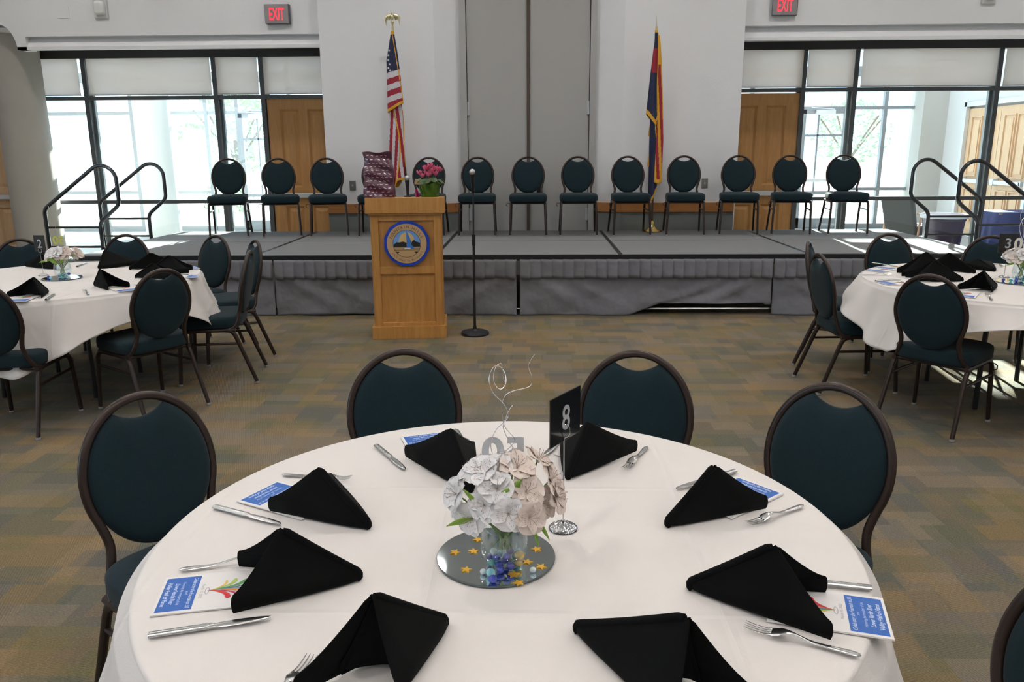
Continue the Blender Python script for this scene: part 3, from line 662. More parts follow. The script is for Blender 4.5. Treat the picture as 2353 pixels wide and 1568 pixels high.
# thirteen chairs on the stage, backs to the wall
row = (-3.70, -3.06, -2.475, -1.87, -1.265, -0.655, -0.04, 0.565, 1.19, 1.845, 2.49, 3.11, 3.77)
desc = ('teal chair on stage at the left end of the row, against the lobby glass', 'teal chair on stage, second from the left, before the left wooden door', 'teal chair on stage, third from the left, beside the left switch plate',
        'teal chair on stage mostly hidden behind the maroon gift bag and lectern', 'teal chair on stage behind the pink cyclamen on the lectern', 'teal chair on stage directly behind the standing microphone',
        'teal chair on stage centred on the brown gap between the tall grey doors', 'teal chair on stage before the right leaf of the tall grey doors', 'teal chair on stage just left of the navy and red flag',
        'teal chair on stage just right of the navy and red flag', 'teal chair on stage, third from the right, before the right wooden door', 'teal chair on stage, second from the right, edge of the right wooden door',
        'teal chair on stage at the right end of the row, in bright sun')
rots = (0.25, 0.30, 0.24, 0.10, 0.0, 0.03, 0.0, -0.02, 0.03, -0.09, -0.16, -0.18, -0.14)
for x, lb, r in zip(row, desc, rots):
    chair(x, 9.71, (math.sin(r), -math.cos(r)), ST, lb, 'banquet chairs in a row on the stage')
# chairs round the near table
G1 = 'teal chairs around the near table'
def from_top(tx, ty, fx, fy):
    n = math.hypot(fx, fy); return (tx+fx/n*0.28, ty+fy/n*0.28)
near = ((-1.165, 2.20, (0.80, -0.60), 'teal chair at the left of the near table, its back turned half away'), (-0.463, 2.735, (0.22, -0.97), 'teal chair behind the near table, in front of the lectern'),
        (0.372, 2.705, (-0.22, -0.97), 'teal chair behind the near table, right of the number 8 card'), (0.925, 2.30, (-0.74, -0.67), 'teal chair at the right of the near table beside the brochure'),
        (1.05, 1.23, (-0.77, -0.64), 'teal chair cut off by the lower right corner, only part of its back in view'))
for x, y, f, lb in near:
    o = from_top(x, y, *f); chair(o[0], o[1], f, 0, lb, G1)
G2 = 'teal chairs around the left table'
for x, y, f, lb in ((-2.49, 4.89, (-0.835, 0.55), 'teal chair nearest the camera at the left table, its oval back over the cloth'),
                    (-3.10, 4.54, (-0.07, 1.0), 'teal chair cut off by the left edge of the photo'),
                    (-2.30, 5.58, (-0.985, -0.17), 'teal chair seen edge-on at the right of the left table, the nearer of two'),
                    (-2.45, 6.17, (-0.80, -0.60), 'teal chair behind the edge-on chair at the left table, its back partly hidden'),
                    (-2.83, 6.46, (-0.50, -0.86), 'teal chair at the left table facing the camera, bluish pad, before the stage skirt'),
                    (-3.50, 6.52, (0.06, -1.0), 'teal chair behind the left table, below the looped handrails'),
                    (-4.10, 6.24, (0.55, -0.83), 'teal chair behind the left table beside its number card')):
    chair(x, y, f, 0, lb, G2)
G3 = 'teal chairs around the right table'
for x, y, f, lb in ((2.45, 4.63, (0.75, 0.66), 'teal chair nearest the camera at the right table, its full back in view'),
                    (2.22, 5.38, (0.985, 0.05), 'teal chair at the left of the right table, the nearer of two'),
                    (2.37, 5.98, (0.90, -0.42), 'teal chair at the left side of the right table, half hidden behind another'),
                    (2.98, 6.37, (0.06, -1.0), 'teal chair behind the right table, below the last stage chair'),
                    (3.58, 6.20, (-0.42, -0.90), 'teal chair behind the right table, partly hidden by the number 3 card'),
                    (3.12, 4.18, (-0.05, 1.0), 'teal chair mostly cut off by the right edge of the photo')):
    chair(x, y, f, 0, lb, G3)
# ================================================================== tables and cloths
def table(cx, cy, R, label):
    t = thing('round_table', label, 'table', (cx, cy, 0), 0, 'round banquet tables under white cloths')
    MB().lathe([(0, 0.735), (R-0.006, 0.735), (R, 0.741), (R, 0.757), (R-0.006, 0.762), (0, 0.762)], 64, cap=False).build('tabletop', mat('table_edge', (0.2, 0.16, 0.12), 0.6), t)
    for k in range(4):
        a = PI/4+k*PI/2; x, y = 0.42*math.cos(a), 0.42*math.sin(a)
        MB().sweep([(x*0.85, y*0.85, 0.735), (x, y, 0.70), (x*1.06, y*1.06, 0.02), (x*1.06, y*1.06, 0)], 0.016, n=8).build('leg', BLK, t)
    for s in (-1, 1): MB().sweep([(0.30, s*0.30, 0.70), (-0.30, s*0.30, 0.70)], 0.013, n=8).build('apron_bar', BLK, t)
def cloth(cx, cy, R, half, rot, label, seed, zt=0.768, flare=1.0):
    rs = random.Random(seed); ph = [rs.uniform(0, 6.28) for _ in range(6)]
    n = 256
    def drop(th):
        q = th-rot; c, s = abs(math.cos(q)), abs(math.sin(q)); e = 6
        return half/((c**e+s**e)**(1/e))-R
    m = MB(); rings = []
    for k in range(26): rings.append(('t', (k+0.0)/25))
    for k in range(1, 5): rings.append(('b', k/4))
    for k in range(1, 25): rings.append(('d', k/24))
    for kind, q in rings:
        for j in range(n):
            th = 2*PI*j/n; D = drop(th); cf = min(1, max(0, (D-(half-R))/0.35))
            c, s = math.cos(th), math.sin(th)
            if kind == 't':
                r = max(R*q, 0.0005); z = zt+0.0012*math.sin(3*c*r*5+ph[0])*math.sin(4*s*r*5+ph[1])*q
            elif kind == 'b': r = R+0.011*math.sin(q*PI/2); z = zt-0.011*(1-math.cos(q*PI/2))
            else:
                f = math.sin(7*th+ph[2])*0.5+math.sin(11*th+ph[3])*0.35+math.sin(17*th+ph[4])*0.2
                tq = math.sin((th-rot)*4+0.4*math.sin(3*th+ph[5]))
                out = flare*(0.012+0.035*q+0.066*q**1.2*(0.4+0.8*f)*(0.6+D) + 0.10*cf*q**1.5*(0.55+0.45*math.sin(26*(th-rot)+ph[5])))
                r = R+0.011+max(out, -0.0)+0.03*q
                z = zt-0.011-D*q*(1-0.04*abs(f)*q)
                z += 0.012*q*tq
            m.v.append((c*r, s*r, z))
    for i in range(len(rings)-1):
        for j in range(n): m.f.append((i*n+j, i*n+(j+1) % n, (i+1)*n+(j+1) % n, (i+1)*n+j)); m.m.append(0)
    o = m.build('tablecloth', LINEN, None, ang=80, solid=0.0022); o.location = (cx, cy, 0)
    return tag(o, label, 'tablecloth', None)
TN, TL, TR = (-0.065, 1.652), (-3.27, 5.38), (3.13, 5.17)
RN, RS = 0.766, 0.895
table(TN[0], TN[1], RN-0.01, 'near round banquet table under a white cloth, in the foreground')
table(TL[0], TL[1], RS-0.01, 'left round banquet table under a white cloth'); table(TR[0], TR[1], RS-0.01, 'right round banquet table, its dark folding legs showing below the cloth')
cloth(*TN, RN, 1.15, 0.35, 'white tablecloth on the near table, filling the foreground', 1, flare=1.7)
cloth(*TL, RS, 1.05, 0.995, 'white tablecloth on the left table with a long draped corner', 2)
cloth(*TR, RS, 1.00, 1.13, 'white tablecloth on the right table with a curled corner', 5, flare=1.15)
TZ = 0.7705
# ================================================================== napkins
def napkin(A, L, R, S_, label, group, z=TZ, foot=0.0):
    A, L, R, S_ = [Vector(p) for p in (A, L, R, S_)]
    for p in (L, R, S_): p.z = z+0.004
    c0 = (L+R+S_)/3
    def base(u):
        M_ = (L+R)/2; C_ = S_+(S_-M_)*0.16; wt = 6.0
        a, b, c = (1-u)**2, 2*wt*u*(1-u), u*u
        return (L*a+C_*b+R*c)/(a+b+c)
    hb = 0.020
    def layer(shrink, zoff, ue):
        def fn(u, v):
            uu = 0.5+0.5*(2*u-1)*abs(2*u-1)**0.35
            uu = 0.5+(uu-0.5)*ue
            B = base(uu); side = abs(2*uu-1); vb = 0.88
            q = min(1, v/vb); P = A.lerp(B, q)
            foot_ = hb*(1.0+0.9*side**4)
            P.z = z+foot_+(A.z-z-foot_)*(1-q)**(1.0+0.30*side**3)
            n = (B-c0); n.z = 0.0
            if n.length: n.normalize()
            P += n*(0.006*math.sin(PI*q)*(1-0.8*side)); P.z -= 0.006*math.sin(PI*q)*(1-side)
            if v > vb: w_ = (v-vb)/(1-vb); P.z -= foot_*w_; P += n*0.004*math.sin(PI*w_)
            P = c0*shrink+P*(1-shrink); P.z -= zoff
            P.z = max(P.z, z+0.003)
            if v < 0.04: P.z -= 0.003
            return tuple(P)
        return fn
    m = MB(); m.grid(layer(0.0, 0.0, 1.0), 48, 28)
    m.grid(layer(0.07, 0.006, 0.95), 40, 22)
    f = layer(0.0, 0, 1.0); Li, Ri = L.lerp(S_, 0.30), R.lerp(S_, 0.30); A2 = A.lerp(S_, 0.06)-Vector((0, 0, 0.012))
    m.grid(lambda u, v: tuple(A2.lerp(Li.lerp(Ri, u), v)+(S_-(L+R)/2)*(0.10*math.sin(PI*u)*v)+Vector((0, 0, 0.004))), 14, 12)
    for uu in (0.455, 0.545): m.sweep([f(uu, v/26) for v in range(1, 27)], 0.0048, n=8)
    o = m.build('folded_napkin', NAPK, None, ang=60, solid=0.0024, off=-1)
    return tag(o, label, 'napkin', group)
GN = 'black folded napkins on the near table'
H = 0.905
def nk(A, L, R, S_, lb, g, z=TZ): napkin((A[0], A[1], A[2]), (L[0], L[1], z), (R[0], R[1], z), (S_[0], S_[1], z), lb, g, z)
nk((-0.498, 1.712, H), (-0.632, 1.753), (-0.52, 1.90), (-0.378, 1.668), 'black napkin tent at the upper left place, between a fork and the tilted brochure', GN)
nk((-0.490, 1.400, 0.908), (-0.563, 1.318), (-0.613, 1.487), (-0.352, 1.445), 'black napkin tent at the left place, in front of the brochure with the colour burst', GN)
nk((-0.215, 1.979, H), (-0.356, 2.103), (-0.165, 2.13), (-0.155, 1.872), 'black napkin tent just behind the white flowers, to their left', GN)
nk((0.152, 2.037, H), (0.302, 2.148), (0.085, 2.17), (0.097, 1.955), 'black napkin tent right of the number 8 card', GN)
nk((0.428, 1.737, H), (0.566, 1.776), (0.50, 1.93), (0.315, 1.685), 'black napkin tent at the upper right place with a knife behind it', GN)
nk((0.452, 1.347, 0.908), (0.528, 1.248), (0.575, 1.405), (0.315, 1.417), 'black napkin tent at the right place beside the angled fork', GN)
nk((-0.262, 1.155, 0.915), (-0.215, 1.075), (-0.375, 1.085), (-0.160, 1.283), 'black napkin tent at the bottom left of the photo, open side to the camera', GN)
nk((0.246, 1.100, 0.915), (0.215, 1.02), (0.345, 1.075), (0.083, 1.268), 'black napkin tent at the bottom right of the photo, pointing at the mirror', GN)
GL = 'black folded napkins on the left table'; h = 0.885
nk((-3.01, 4.66, 0.892), (-3.155, 4.622), (-2.935, 4.60), (-3.02, 4.80), 'black napkin tent on the left table, nearest the left photo edge', GL)
nk((-2.76, 4.97, 0.895), (-2.66, 4.85), (-2.59, 4.98), (-2.86, 5.06), 'black napkin tent at the front of the left table, behind a grey brochure', GL)
nk((-3.25, 5.95, 0.90), (-3.30, 6.03), (-3.02, 6.02), (-3.24, 5.82), 'black napkin tent at the back of the left table, before a chair', GL)
nk((-2.84, 5.84, 0.89), (-2.72, 5.95), (-2.86, 6.03), (-2.98, 5.77), 'black napkin at the back right of the left table, the left one of a pair', GL)
nk((-2.60, 5.62, 0.90), (-2.46, 5.58), (-2.50, 5.74), (-2.74, 5.52), 'black napkin at the right of the left table, stacked up before the blue chair', GL)
nk((-2.60, 5.36, 0.88), (-2.45, 5.30), (-2.46, 5.44), (-2.74, 5.37), 'black napkin at the right edge of the left table, behind the oval chair back', GL)
nk((-3.70, 5.88, 0.875), (-3.86, 5.92), (-3.72, 6.04), (-3.56, 5.80), 'black napkin on the left table behind its flowers', GL)
nk((-3.86, 5.34, 0.885), (-3.99, 5.25), (-3.99, 5.42), (-3.75, 5.34), 'black napkin tip at the left edge of the photo on the left table', GL)
GR_ = 'black folded napkins on the right table'
nk((2.68, 5.44, 0.93), (2.50, 5.36), (2.54, 5.52), (2.84, 5.40), 'black napkin pyramid on the right table, rear one of the left pair', GR_)
nk((2.62, 5.20, 0.905), (2.48, 5.14), (2.50, 5.30), (2.80, 5.16), 'black napkin pyramid on the right table, lowest of the left pair', GR_)
nk((2.93, 5.62, 0.90), (2.86, 5.74), (2.99, 5.78), (3.06, 5.50), 'black napkin pyramid at the back of the right table', GR_)
nk((3.20, 5.72, 0.84), (3.10, 5.78), (3.34, 5.80), (3.24, 5.58), 'low black napkin on the right table before the chair by the number 3 card', GR_)
nk((2.72, 4.80, 0.895), (2.60, 4.83), (2.74, 4.72), (2.88, 4.92), 'black napkin tent at the front of the right table above a blue brochure', GR_)
# ================================================================== cutlery
def make_knife():
    m = MB()
    hw = lambda q: 0.0085 if q < 0.52 else 0.0060 if q < 0.56 else 0.0095*math.sqrt(max(0.02, 1-((q-0.72)/0.285)**2))
    def fn(u, v):
        q = v; y = 0.212*q; w_ = hw(q); t_ = 0.0045 if q < 0.53 else 0.0016
        a = 2*PI*u; return (math.cos(a)*w_, y-0.106, 0.005+math.sin(a)*t_)
    t = thing('dinner_knife', 'x', 'knife')
    MB().grid(lambda u, v: fn(u, v*0.54), 14, 14, closeu=True).build('handle', STEEL, t, ang=70)
    b = MB().grid(lambda u, v: fn(u, 0.54+v*0.455), 14, 20, closeu=True); b.build('blade', STEEL, t, ang=70)
    return t
def make_fork():
    t = thing('dinner_fork', 'x', 'fork')
    zc = lambda q: 0.004+0.010*math.exp(-((q-0.60)/0.14)**2)+(0.006*((q-0.8)/0.2)**2 if q > 0.8 else 0)
    def W(q):
        if q < 0.10: return 0.0080*math.sqrt(max(0.05, 1-((0.10-q)/0.10)**2))
        if q < 0.55: return 0.0080-0.0048*((q-0.1)/0.45)
        return min(0.0125, 0.0032+0.0093*((q-0.55)/0.13)**1.3)
    def fn(u, v):
        q = v*0.76; a = 2*PI*u; return (math.cos(a)*W(q), 0.195*q-0.0975, zc(q)+math.sin(a)*0.0016)
    MB().grid(fn, 12, 34, closeu=True).build('handle', STEEL, t, ang=70)
    m = MB()
    for k in range(4):
        x = -0.0102+k*0.0068; m.sweep([(x, 0.195*q-0.0975, zc(q)) for q in (0.74, 0.80, 0.86, 0.92, 0.97, 1.0)], 0.0015, 0.0011, n=6, scale=(1.15, 1, 1, 0.9, 0.75, 0.35))
    m.build('tines', STEEL, t)
    return t
knife0, fork0 = make_knife(), make_fork(); ku, fu = [0], [0]
def put(proto_, flag, mid, ang, label, group, z=TZ):
    rz = math.radians(ang)-PI/2
    if not flag[0]:
        flag[0] = 1; proto_.location = (*mid, z); proto_.rotation_euler = (0, 0, rz); proto_['label'] = label; proto_['group'] = group
    else: dup(proto_, (*mid, z), rz, label, group)
for mid, ang, lb in (((-0.68, 1.725), -25.1, 'knife left of the upper left napkin, blade toward the mirror'), ((-0.587, 1.272), 16.6, 'knife at the left place, below the burst brochure'),
                     ((-0.401, 2.095), -57.5, 'knife left of the napkin behind the flowers'), ((0.076, 2.205), -113.0, 'knife under the number 8 card'),
                     ((0.459, 1.945), -147.3, 'knife behind the upper right napkin'), ((0.567, 1.440), 168.5, 'knife at the right place, its handle past the napkin')):
    put(knife0, ku, mid, ang, lb, 'dinner knives on the near table')
for mid, ang, lb in (((-0.574, 1.955), -8.1, 'fork behind the upper left napkin'), ((-0.640, 1.498), 15.3, 'fork at the left place, half under the napkin'),
                     ((-0.204, 2.235), -70.7, 'fork right of the napkin behind the flowers'), ((0.295, 2.095), -115.9, 'fork right of the napkin by the number 8 card'),
                     ((0.58, 1.741), -146.4, 'fork right of the upper right napkin'), ((0.476, 1.245), 155.0, 'fork below the right napkin, tines toward the centre'),
                     ((-0.40, 1.090), 76.0, 'fork at the bottom edge of the photo, only tines showing')):
    put(fork0, fu, mid, ang, lb, 'dinner forks on the near table')
for mid, ang, lb in (((-2.90, 4.63), 109, 'knife at the front of the left table'), ((-3.49, 6.03), 101, 'knife at the back of the left table catching the light'), ((-2.53, 5.50), 172, 'knife by the right edge of the left table')):
    put(knife0, ku, mid, ang, lb, 'dinner knives on the left table')
for mid, ang, lb in (((-2.765, 4.787), 126, 'fork at the front of the left table'), ((-2.53, 4.99), 130, 'fork beside the oval chair back on the left table'), ((-3.08, 6.13), -100, 'fork at the back of the left table right of a napkin')):
    put(fork0, fu, mid, ang, lb, 'dinner forks on the left table')
for mid, ang, lb in (((2.34, 5.19), 20, 'knife on the left side of the right table, nearer one'), ((2.62, 5.90), -60, 'knife at the back left of the right table')):
    put(knife0, ku, mid, ang, lb, 'dinner knives on the right table')
for mid, ang, lb in (((2.65, 4.575), 68, 'fork at the front of the right table below the napkin'), ((2.36, 5.42), 0, 'fork on the left side of the right table between brochures'), ((3.42, 5.86), -90, 'fork at the back of the right table behind the flowers')):
    put(fork0, fu, mid, ang, lb, 'dinner forks on the right table')
# ================================================================== brochures
INKS = [(0.85, 0.55, 0.10), (0.42, 0.58, 0.12), (0.12, 0.36, 0.12), (0.10, 0.20, 0.28), (0.22, 0.25, 0.42), (0.80, 0.32, 0.06), (0.55, 0.05, 0.12), (0.68, 0.03, 0.04)]
BM = [PAPER, BLUEP, WHT, GRYP] + [mat('burst_ink_%s' % n, c, 0.6) for n, c in zip(('amber', 'lime', 'green', 'teal', 'slate', 'orange', 'crimson', 'red'), INKS)]
def make_brochure():
    m = MB(); w, hh = 0.070, 0.108
    m.box(-w, w, -hh, hh, 0.0, 0.0012, 0); m.box(-w+0.001, w, -hh+0.0008, hh, 0.0014, 0.0026, 0)
    z = 0.0026
    fr = lambda x, y, h: (x, y, z+0.0003+h)
    m.add([(-0.062, -0.102, z+0.0002), (0.062, -0.102, z+0.0002), (0.062, -0.036, z+0.0002), (-0.062, -0.036, z+0.0002)], [(0, 1, 2, 3)], 1)
    for txt, y, sz, wd, sh, bo in (('Celebrating the Fountain at 50', -0.0475, 0.0112, 0.112, 0.35, 0.012), ('and', -0.0565, 0.0085, 0.013, 0.2, 0.0), ('Honoring the members of the', -0.0670, 0.0085, 0.084, 0.2, 0.0),
                               ('Lower Verde River', -0.0805, 0.0125, 0.078, 0.35, 0.02), ('Valley Hall of Fame', -0.0950, 0.0125, 0.086, 0.35, 0.02)):
        text(m, txt, lambda x, yy, h, y=y: (x, yy+y-sz*0.1, z+0.0004), sz, 2, shear=sh, width=wd, bold=bo)
    text(m, 'March 15, 2022', fr, 0.0085, 3, width=0.052)
    k = len(m.v)
    vs, fs = glyphs('March 15, 2022', 0.0085)
    for i in range(k-len(vs), k): x, y, zz = m.v[i]; m.v[i] = (x, y-0.029, zz)
    # little ring the burst springs from
    R_ = [(0.013*math.cos(a), -0.0165+0.0042*math.sin(a)) for a in [2*PI*i/24 for i in range(24)]]; r_ = [(0.0112*math.cos(a), -0.0165+0.0028*math.sin(a)) for a in [2*PI*i/24 for i in range(24)]]
    m.add([fr(*p, 0) for p in R_+r_], [(i, (i+1) % 24, 24+(i+1) % 24, 24+i) for i in range(24)], 3)
    blades = ((-62, 0.050, 0.006, -1, 0), (-46, 0.066, 0.010, -1, 1), (-24, 0.082, 0.012, -1, 2), (-9, 0.090, 0.006, -1, 3), (3, 0.088, 0.005, 1, 4), (14, 0.086, 0.010, 1, 5), (32, 0.074, 0.007, 1, 6), (52, 0.060, 0.013, 1, 7))
    for deg, ln, wd, s, c in blades:
        L_, R2 = [], []
        x, y = 0.0, -0.0145
        N_ = 16
        for i in range(N_+1):
            q = i/N_; a = math.radians(deg*(0.25+0.75*q**1.1)+s*38*max(0, q-0.6)*2.5)
            if i: x += math.sin(a)*ln/N_; y += math.cos(a)*ln/N_
            w_ = wd*(q**1.3)*(1 if q < 0.85 else math.sqrt(max(0.05, 1-((q-0.85)/0.15)**2)))*0.5+0.0002
            L_.append((x-math.cos(a)*w_, y+math.sin(a)*w_)); R2.append((x+math.cos(a)*w_, y-math.sin(a)*w_))
        n = len(L_); m.add([fr(*p, 0.0001*c) for p in L_+R2], [(i, n+i, n+i+1, i+1) for i in range(N_)], 4+c)
    return m.build('event_brochure', BM, None, smooth=False)
b0 = make_brochure(); bu = [0]
def brochure(x, y, deg, label, group):
    o = b0 if not bu[0] else b0.copy()
    if bu[0]: COL.objects.link(o)
    bu[0] = 1; o.location = (x, y, TZ); o.rotation_euler = (0, 0, math.radians(deg)); tag(o, label, 'brochure', group)
GB = 'white event brochures on the near table'
for x, y, a, lb in ((-0.627, 1.397, -77.5, 'white brochure with blue panel and colour burst at the left place'), (0.5565, 1.346, 74.9, 'white brochure with blue panel and red burst at the right place'),
                    (-0.607, 1.818, -117.3, 'white brochure under the upper left napkin'), (-0.295, 2.184, -159.5, 'white brochure behind the napkin left of the flowers'),
                    (0.185, 2.165, 139, 'white brochure mostly under the napkin by the number 8 card'), (0.509, 1.847, 130.4, 'white brochure poking out right of the upper right napkin')): brochure(x, y, a, lb, GB)
for x, y, a, lb in ((-2.60, 4.93, 45, 'grey looking brochure under the front right napkin of the left table'), (-3.05, 4.60, 8, 'brochure at the near left edge of the left table'),
                    (-2.60, 5.80, 130, 'brochure at the back right of the left table'), (-2.44, 5.42, 100, 'brochure at the right edge of the left table')): brochure(x, y, a, lb, 'white event brochures on the left table')
for x, y, a, lb in ((2.49, 5.66, -50, 'brochure at the left of the right table, the farther of two'), (2.35, 5.10, -80, 'brochure at the left of the right table, the nearer of two'),
                    (2.56, 4.68, -35, 'blue edged brochure at the front of the right table below a napkin'), (2.62, 5.78, -60, 'brochure behind the napkin pyramids on the right table')): brochure(x, y, a, lb, 'white event brochures on the right table')
# ================================================================== centrepieces
def mirror_mat():
    return mat('mirror_silver', (0.74, 0.82, 0.86), 0.03, 1.0)
MIR = mirror_mat(); MEDGE = mat('mirror_edge', (0.08, 0.11, 0.12), 0.3)
def mirror(x, y, label):
    t = thing('round_mirror', label, 'mirror', (x, y, TZ), 0, 'round mirrors under the centrepieces')
    MB().lathe([(0.126, 0.0), (0.127, 0.001), (0.127, 0.0035), (0.1262, 0.0042)], 64, cap=True).build('glass_edge', MEDGE, t)
    MB().lathe([(0, 0.0046), (0.126, 0.0046)], 64, cap=False).build('mirror_face', MIR, t)
mirror(-0.076, 1.541, 'round mirror under the vase on the near table, gold stars on it')
mirror(-3.26, 5.37, 'round mirror under the vase on the left table'); mirror(3.13, 5.12, 'round mirror under the vase on the right table')
MZ = TZ+0.0048
WATER = thin_glass('vase_water', (0.86, 0.93, 0.94), 0.10)
def vase(x, y, r, hgt, label, detail=True):
    t = thing('glass_vase', label, 'vase', (x, y, MZ), 0, 'clear glass vases of the centrepieces')
    pr = ((0.0, 0.0), (0.55, 0.0), (0.72, 0.05), (0.90, 0.20), (1.0, 0.42), (1.0, 0.6), (0.93, 0.85), (0.87, 1.0))
    outer_ = [(r*a, hgt*b) for a, b in pr]; inner = [((r-0.0018)*a, hgt*b+(0.003 if b < 0.05 else 0)) for a, b in pr][::-1]
    MB().lathe(outer_+inner, 40, cap=False).build('bowl', VGLASS, t, ang=80)
    wl_ = 0.52
    m = MB().lathe([(0, hgt*wl_), (r*0.965, hgt*wl_), (r*0.975, hgt*wl_-0.002)], 32, cap=False); m.build('water', WATER, t)
    return t
vase(-0.057, 1.502, 0.049, 0.098, 'clear round glass vase with marbles and white flowers on the near table')
vase(-3.252, 5.375, 0.055, 0.105, 'clear glass vase with blue marbles on the left table'); vase(3.15, 5.13, 0.052, 0.10, 'clear glass vase with blue marbles on the right table')
MCOL = {'dark blue': mat('blue_glass', (0.01, 0.03, 0.42), 0.04, spec=1.0, coat=1.0), 'pale aqua': mat('aqua_glass', (0.25, 0.62, 0.70), 0.04, coat=1.0, spec=1.0), 'teal': mat('teal_glass', (0.02, 0.30, 0.30), 0.04, coat=1.0, spec=1.0),
        'clear': mat('clear_glass_gem', (0.60, 0.68, 0.70), 0.03, coat=1.0, spec=1.0), 'amber': mat('amber_glass', (0.62, 0.40, 0.10), 0.05, coat=1.0, spec=1.0), 'violet': mat('violet_glass', (0.10, 0.06, 0.35), 0.04, coat=1.0, spec=1.0)}
def gem(x, y, z, r, c, label, group, cat='marble'):
    o = MB().ell((0, 0, 0), (r, r, r*0.86), 16, 10).build('glass_marble', MCOL[c], None); o.location = (x, y, z); tag(o, label, cat, group)
rs = random.Random(11)
vx, vy = -0.057, 1.502
near_g = [(-0.010, -0.026, 'dark blue'), (0.014, -0.030, 'dark blue'), (-0.026, -0.018, 'teal'), (0.030, -0.016, 'amber'), (-0.030, 0.006, 'violet'), (0.002, -0.006, 'dark blue'), (0.024, 0.010, 'teal'), (-0.012, 0.020, 'pale aqua'), (0.010, 0.028, 'clear')]
for k, (a, b, c) in enumerate(near_g):
    gem(vx+a, vy+b, MZ+0.0125, 0.0088, c, '%s glass marble on the bottom of the near vase, %s' % (c, ('front left of centre', 'front right of centre', 'left side', 'right side', 'far left', 'middle', 'right rear', 'left rear', 'rear')[k]), 'glass marbles in the near vase')
for k, (a, b, c) in enumerate(((-0.016, -0.022, 'dark blue'), (0.006, -0.020, 'dark blue'), (0.028, -0.010, 'teal'), (0.012, 0.004, 'violet'), (-0.022, 0.002, 'clear'))):
    gem(vx+a, vy+b, MZ+0.0275, 0.0086, c, '%s glass marble in the upper layer of the near vase, %s' % (c, ('front left', 'front centre', 'right', 'middle', 'left')[k]), 'glass marbles in the near vase')
gem(0.032+vx, vy-0.022, MZ+0.033, 0.011, 'amber', 'large amber glass marble resting against the right wall of the near vase', 'glass marbles in the near vase')
for a, b, c, r, lb in ((-0.078, 1.428, 'dark blue', 0.0095, 'dark blue glass marble on the near mirror, closest to its front edge'), (-0.083, 1.452, 'pale aqua', 0.010, 'pale aqua glass marble on the near mirror, just in front of the vase'), (-0.099, 1.460, 'clear', 0.007, 'small clear glass gem on the near mirror, left of the aqua one'),
                       (-0.064, 1.464, 'dark blue', 0.0085, 'dark blue glass marble touching the foot of the near vase'), (0.003, 1.468, 'clear', 0.007, 'small clear glass gem on the near mirror right of the vase')):
    gem(a, b, MZ+r*0.86, r, c, lb, 'glass marbles on the near mirror')
for cx, cy, nm in ((-3.252, 5.375, 'left'), (3.15, 5.13, 'right')):
    for k in range(12):
        a = k*2.4; q = 0.012+0.024*((k*0.37) % 1); c = ('dark blue', 'pale aqua', 'teal', 'clear')[k % 4]
        gem(cx+q*math.cos(a), cy+q*math.sin(a), MZ+0.012+0.012*(k//6), 0.0105, c, '%s glass marble inside the vase on the %s table' % (c, nm), '%s glass marbles in the %s vase' % (c, nm))
for a, b, c, lb in ((-3.33, 5.33, 'dark blue', 'dark blue marble on the left table mirror, beside the vase'), (-3.29, 5.29, 'pale aqua', 'aqua marble on the left table mirror in front of the vase'), (3.045, 5.13, 'dark blue', 'dark blue marble at the left rim of the right table mirror'), (3.075, 5.10, 'teal', 'teal marble on the right table mirror between two others'), (3.10, 5.085, 'dark blue', 'dark blue marble on the right table mirror next to the vase')):
    gem(a, b, MZ+0.0095, 0.011, c, lb, 'glass marbles on the far mirrors')
STARM = mat('gold_glitter_star', (0.72, 0.40, 0.04), 0.45, 0.35)
star_at = ((-0.165, 1.548, 0.3, 'gold star on the mirror, leftmost'), (-0.125, 1.553, 1.1, 'gold star on the mirror, second from the left'), (-0.135, 1.476, 0.1, 'gold star on the mirror, front left on its own'), (-0.119, 1.606, 0.7, 'gold star on the mirror, rear left beside the vase'),
           (0.011, 1.564, 0.9, 'gold star on the mirror, rear right'), (-0.009, 1.509, 0.2, 'gold star on the mirror, right of the vase'), (0.020, 1.490, 0.5, 'gold star on the mirror, rightmost'), (-0.036, 1.460, 0.0, 'gold star on the mirror, in front of the vase'), (-0.026, 1.426, 0.8, 'gold star on the mirror, nearest the front edge'))
for x, y, a, lb in star_at:
    P = [((0.0125 if i % 2 == 0 else 0.0056)*math.sin(a+i*PI/5), (0.0125 if i % 2 == 0 else 0.0056)*math.cos(a+i*PI/5)) for i in range(10)]
    o = MB().prism(P[::-1], 0, 0.0018).build('gold_star', STARM, None, smooth=False); o.location = (x, y, MZ+0.0002); o.rotation_euler = (0.04, 0.05, 0); tag(o, lb, 'table confetti', 'gold stars on the near mirror')
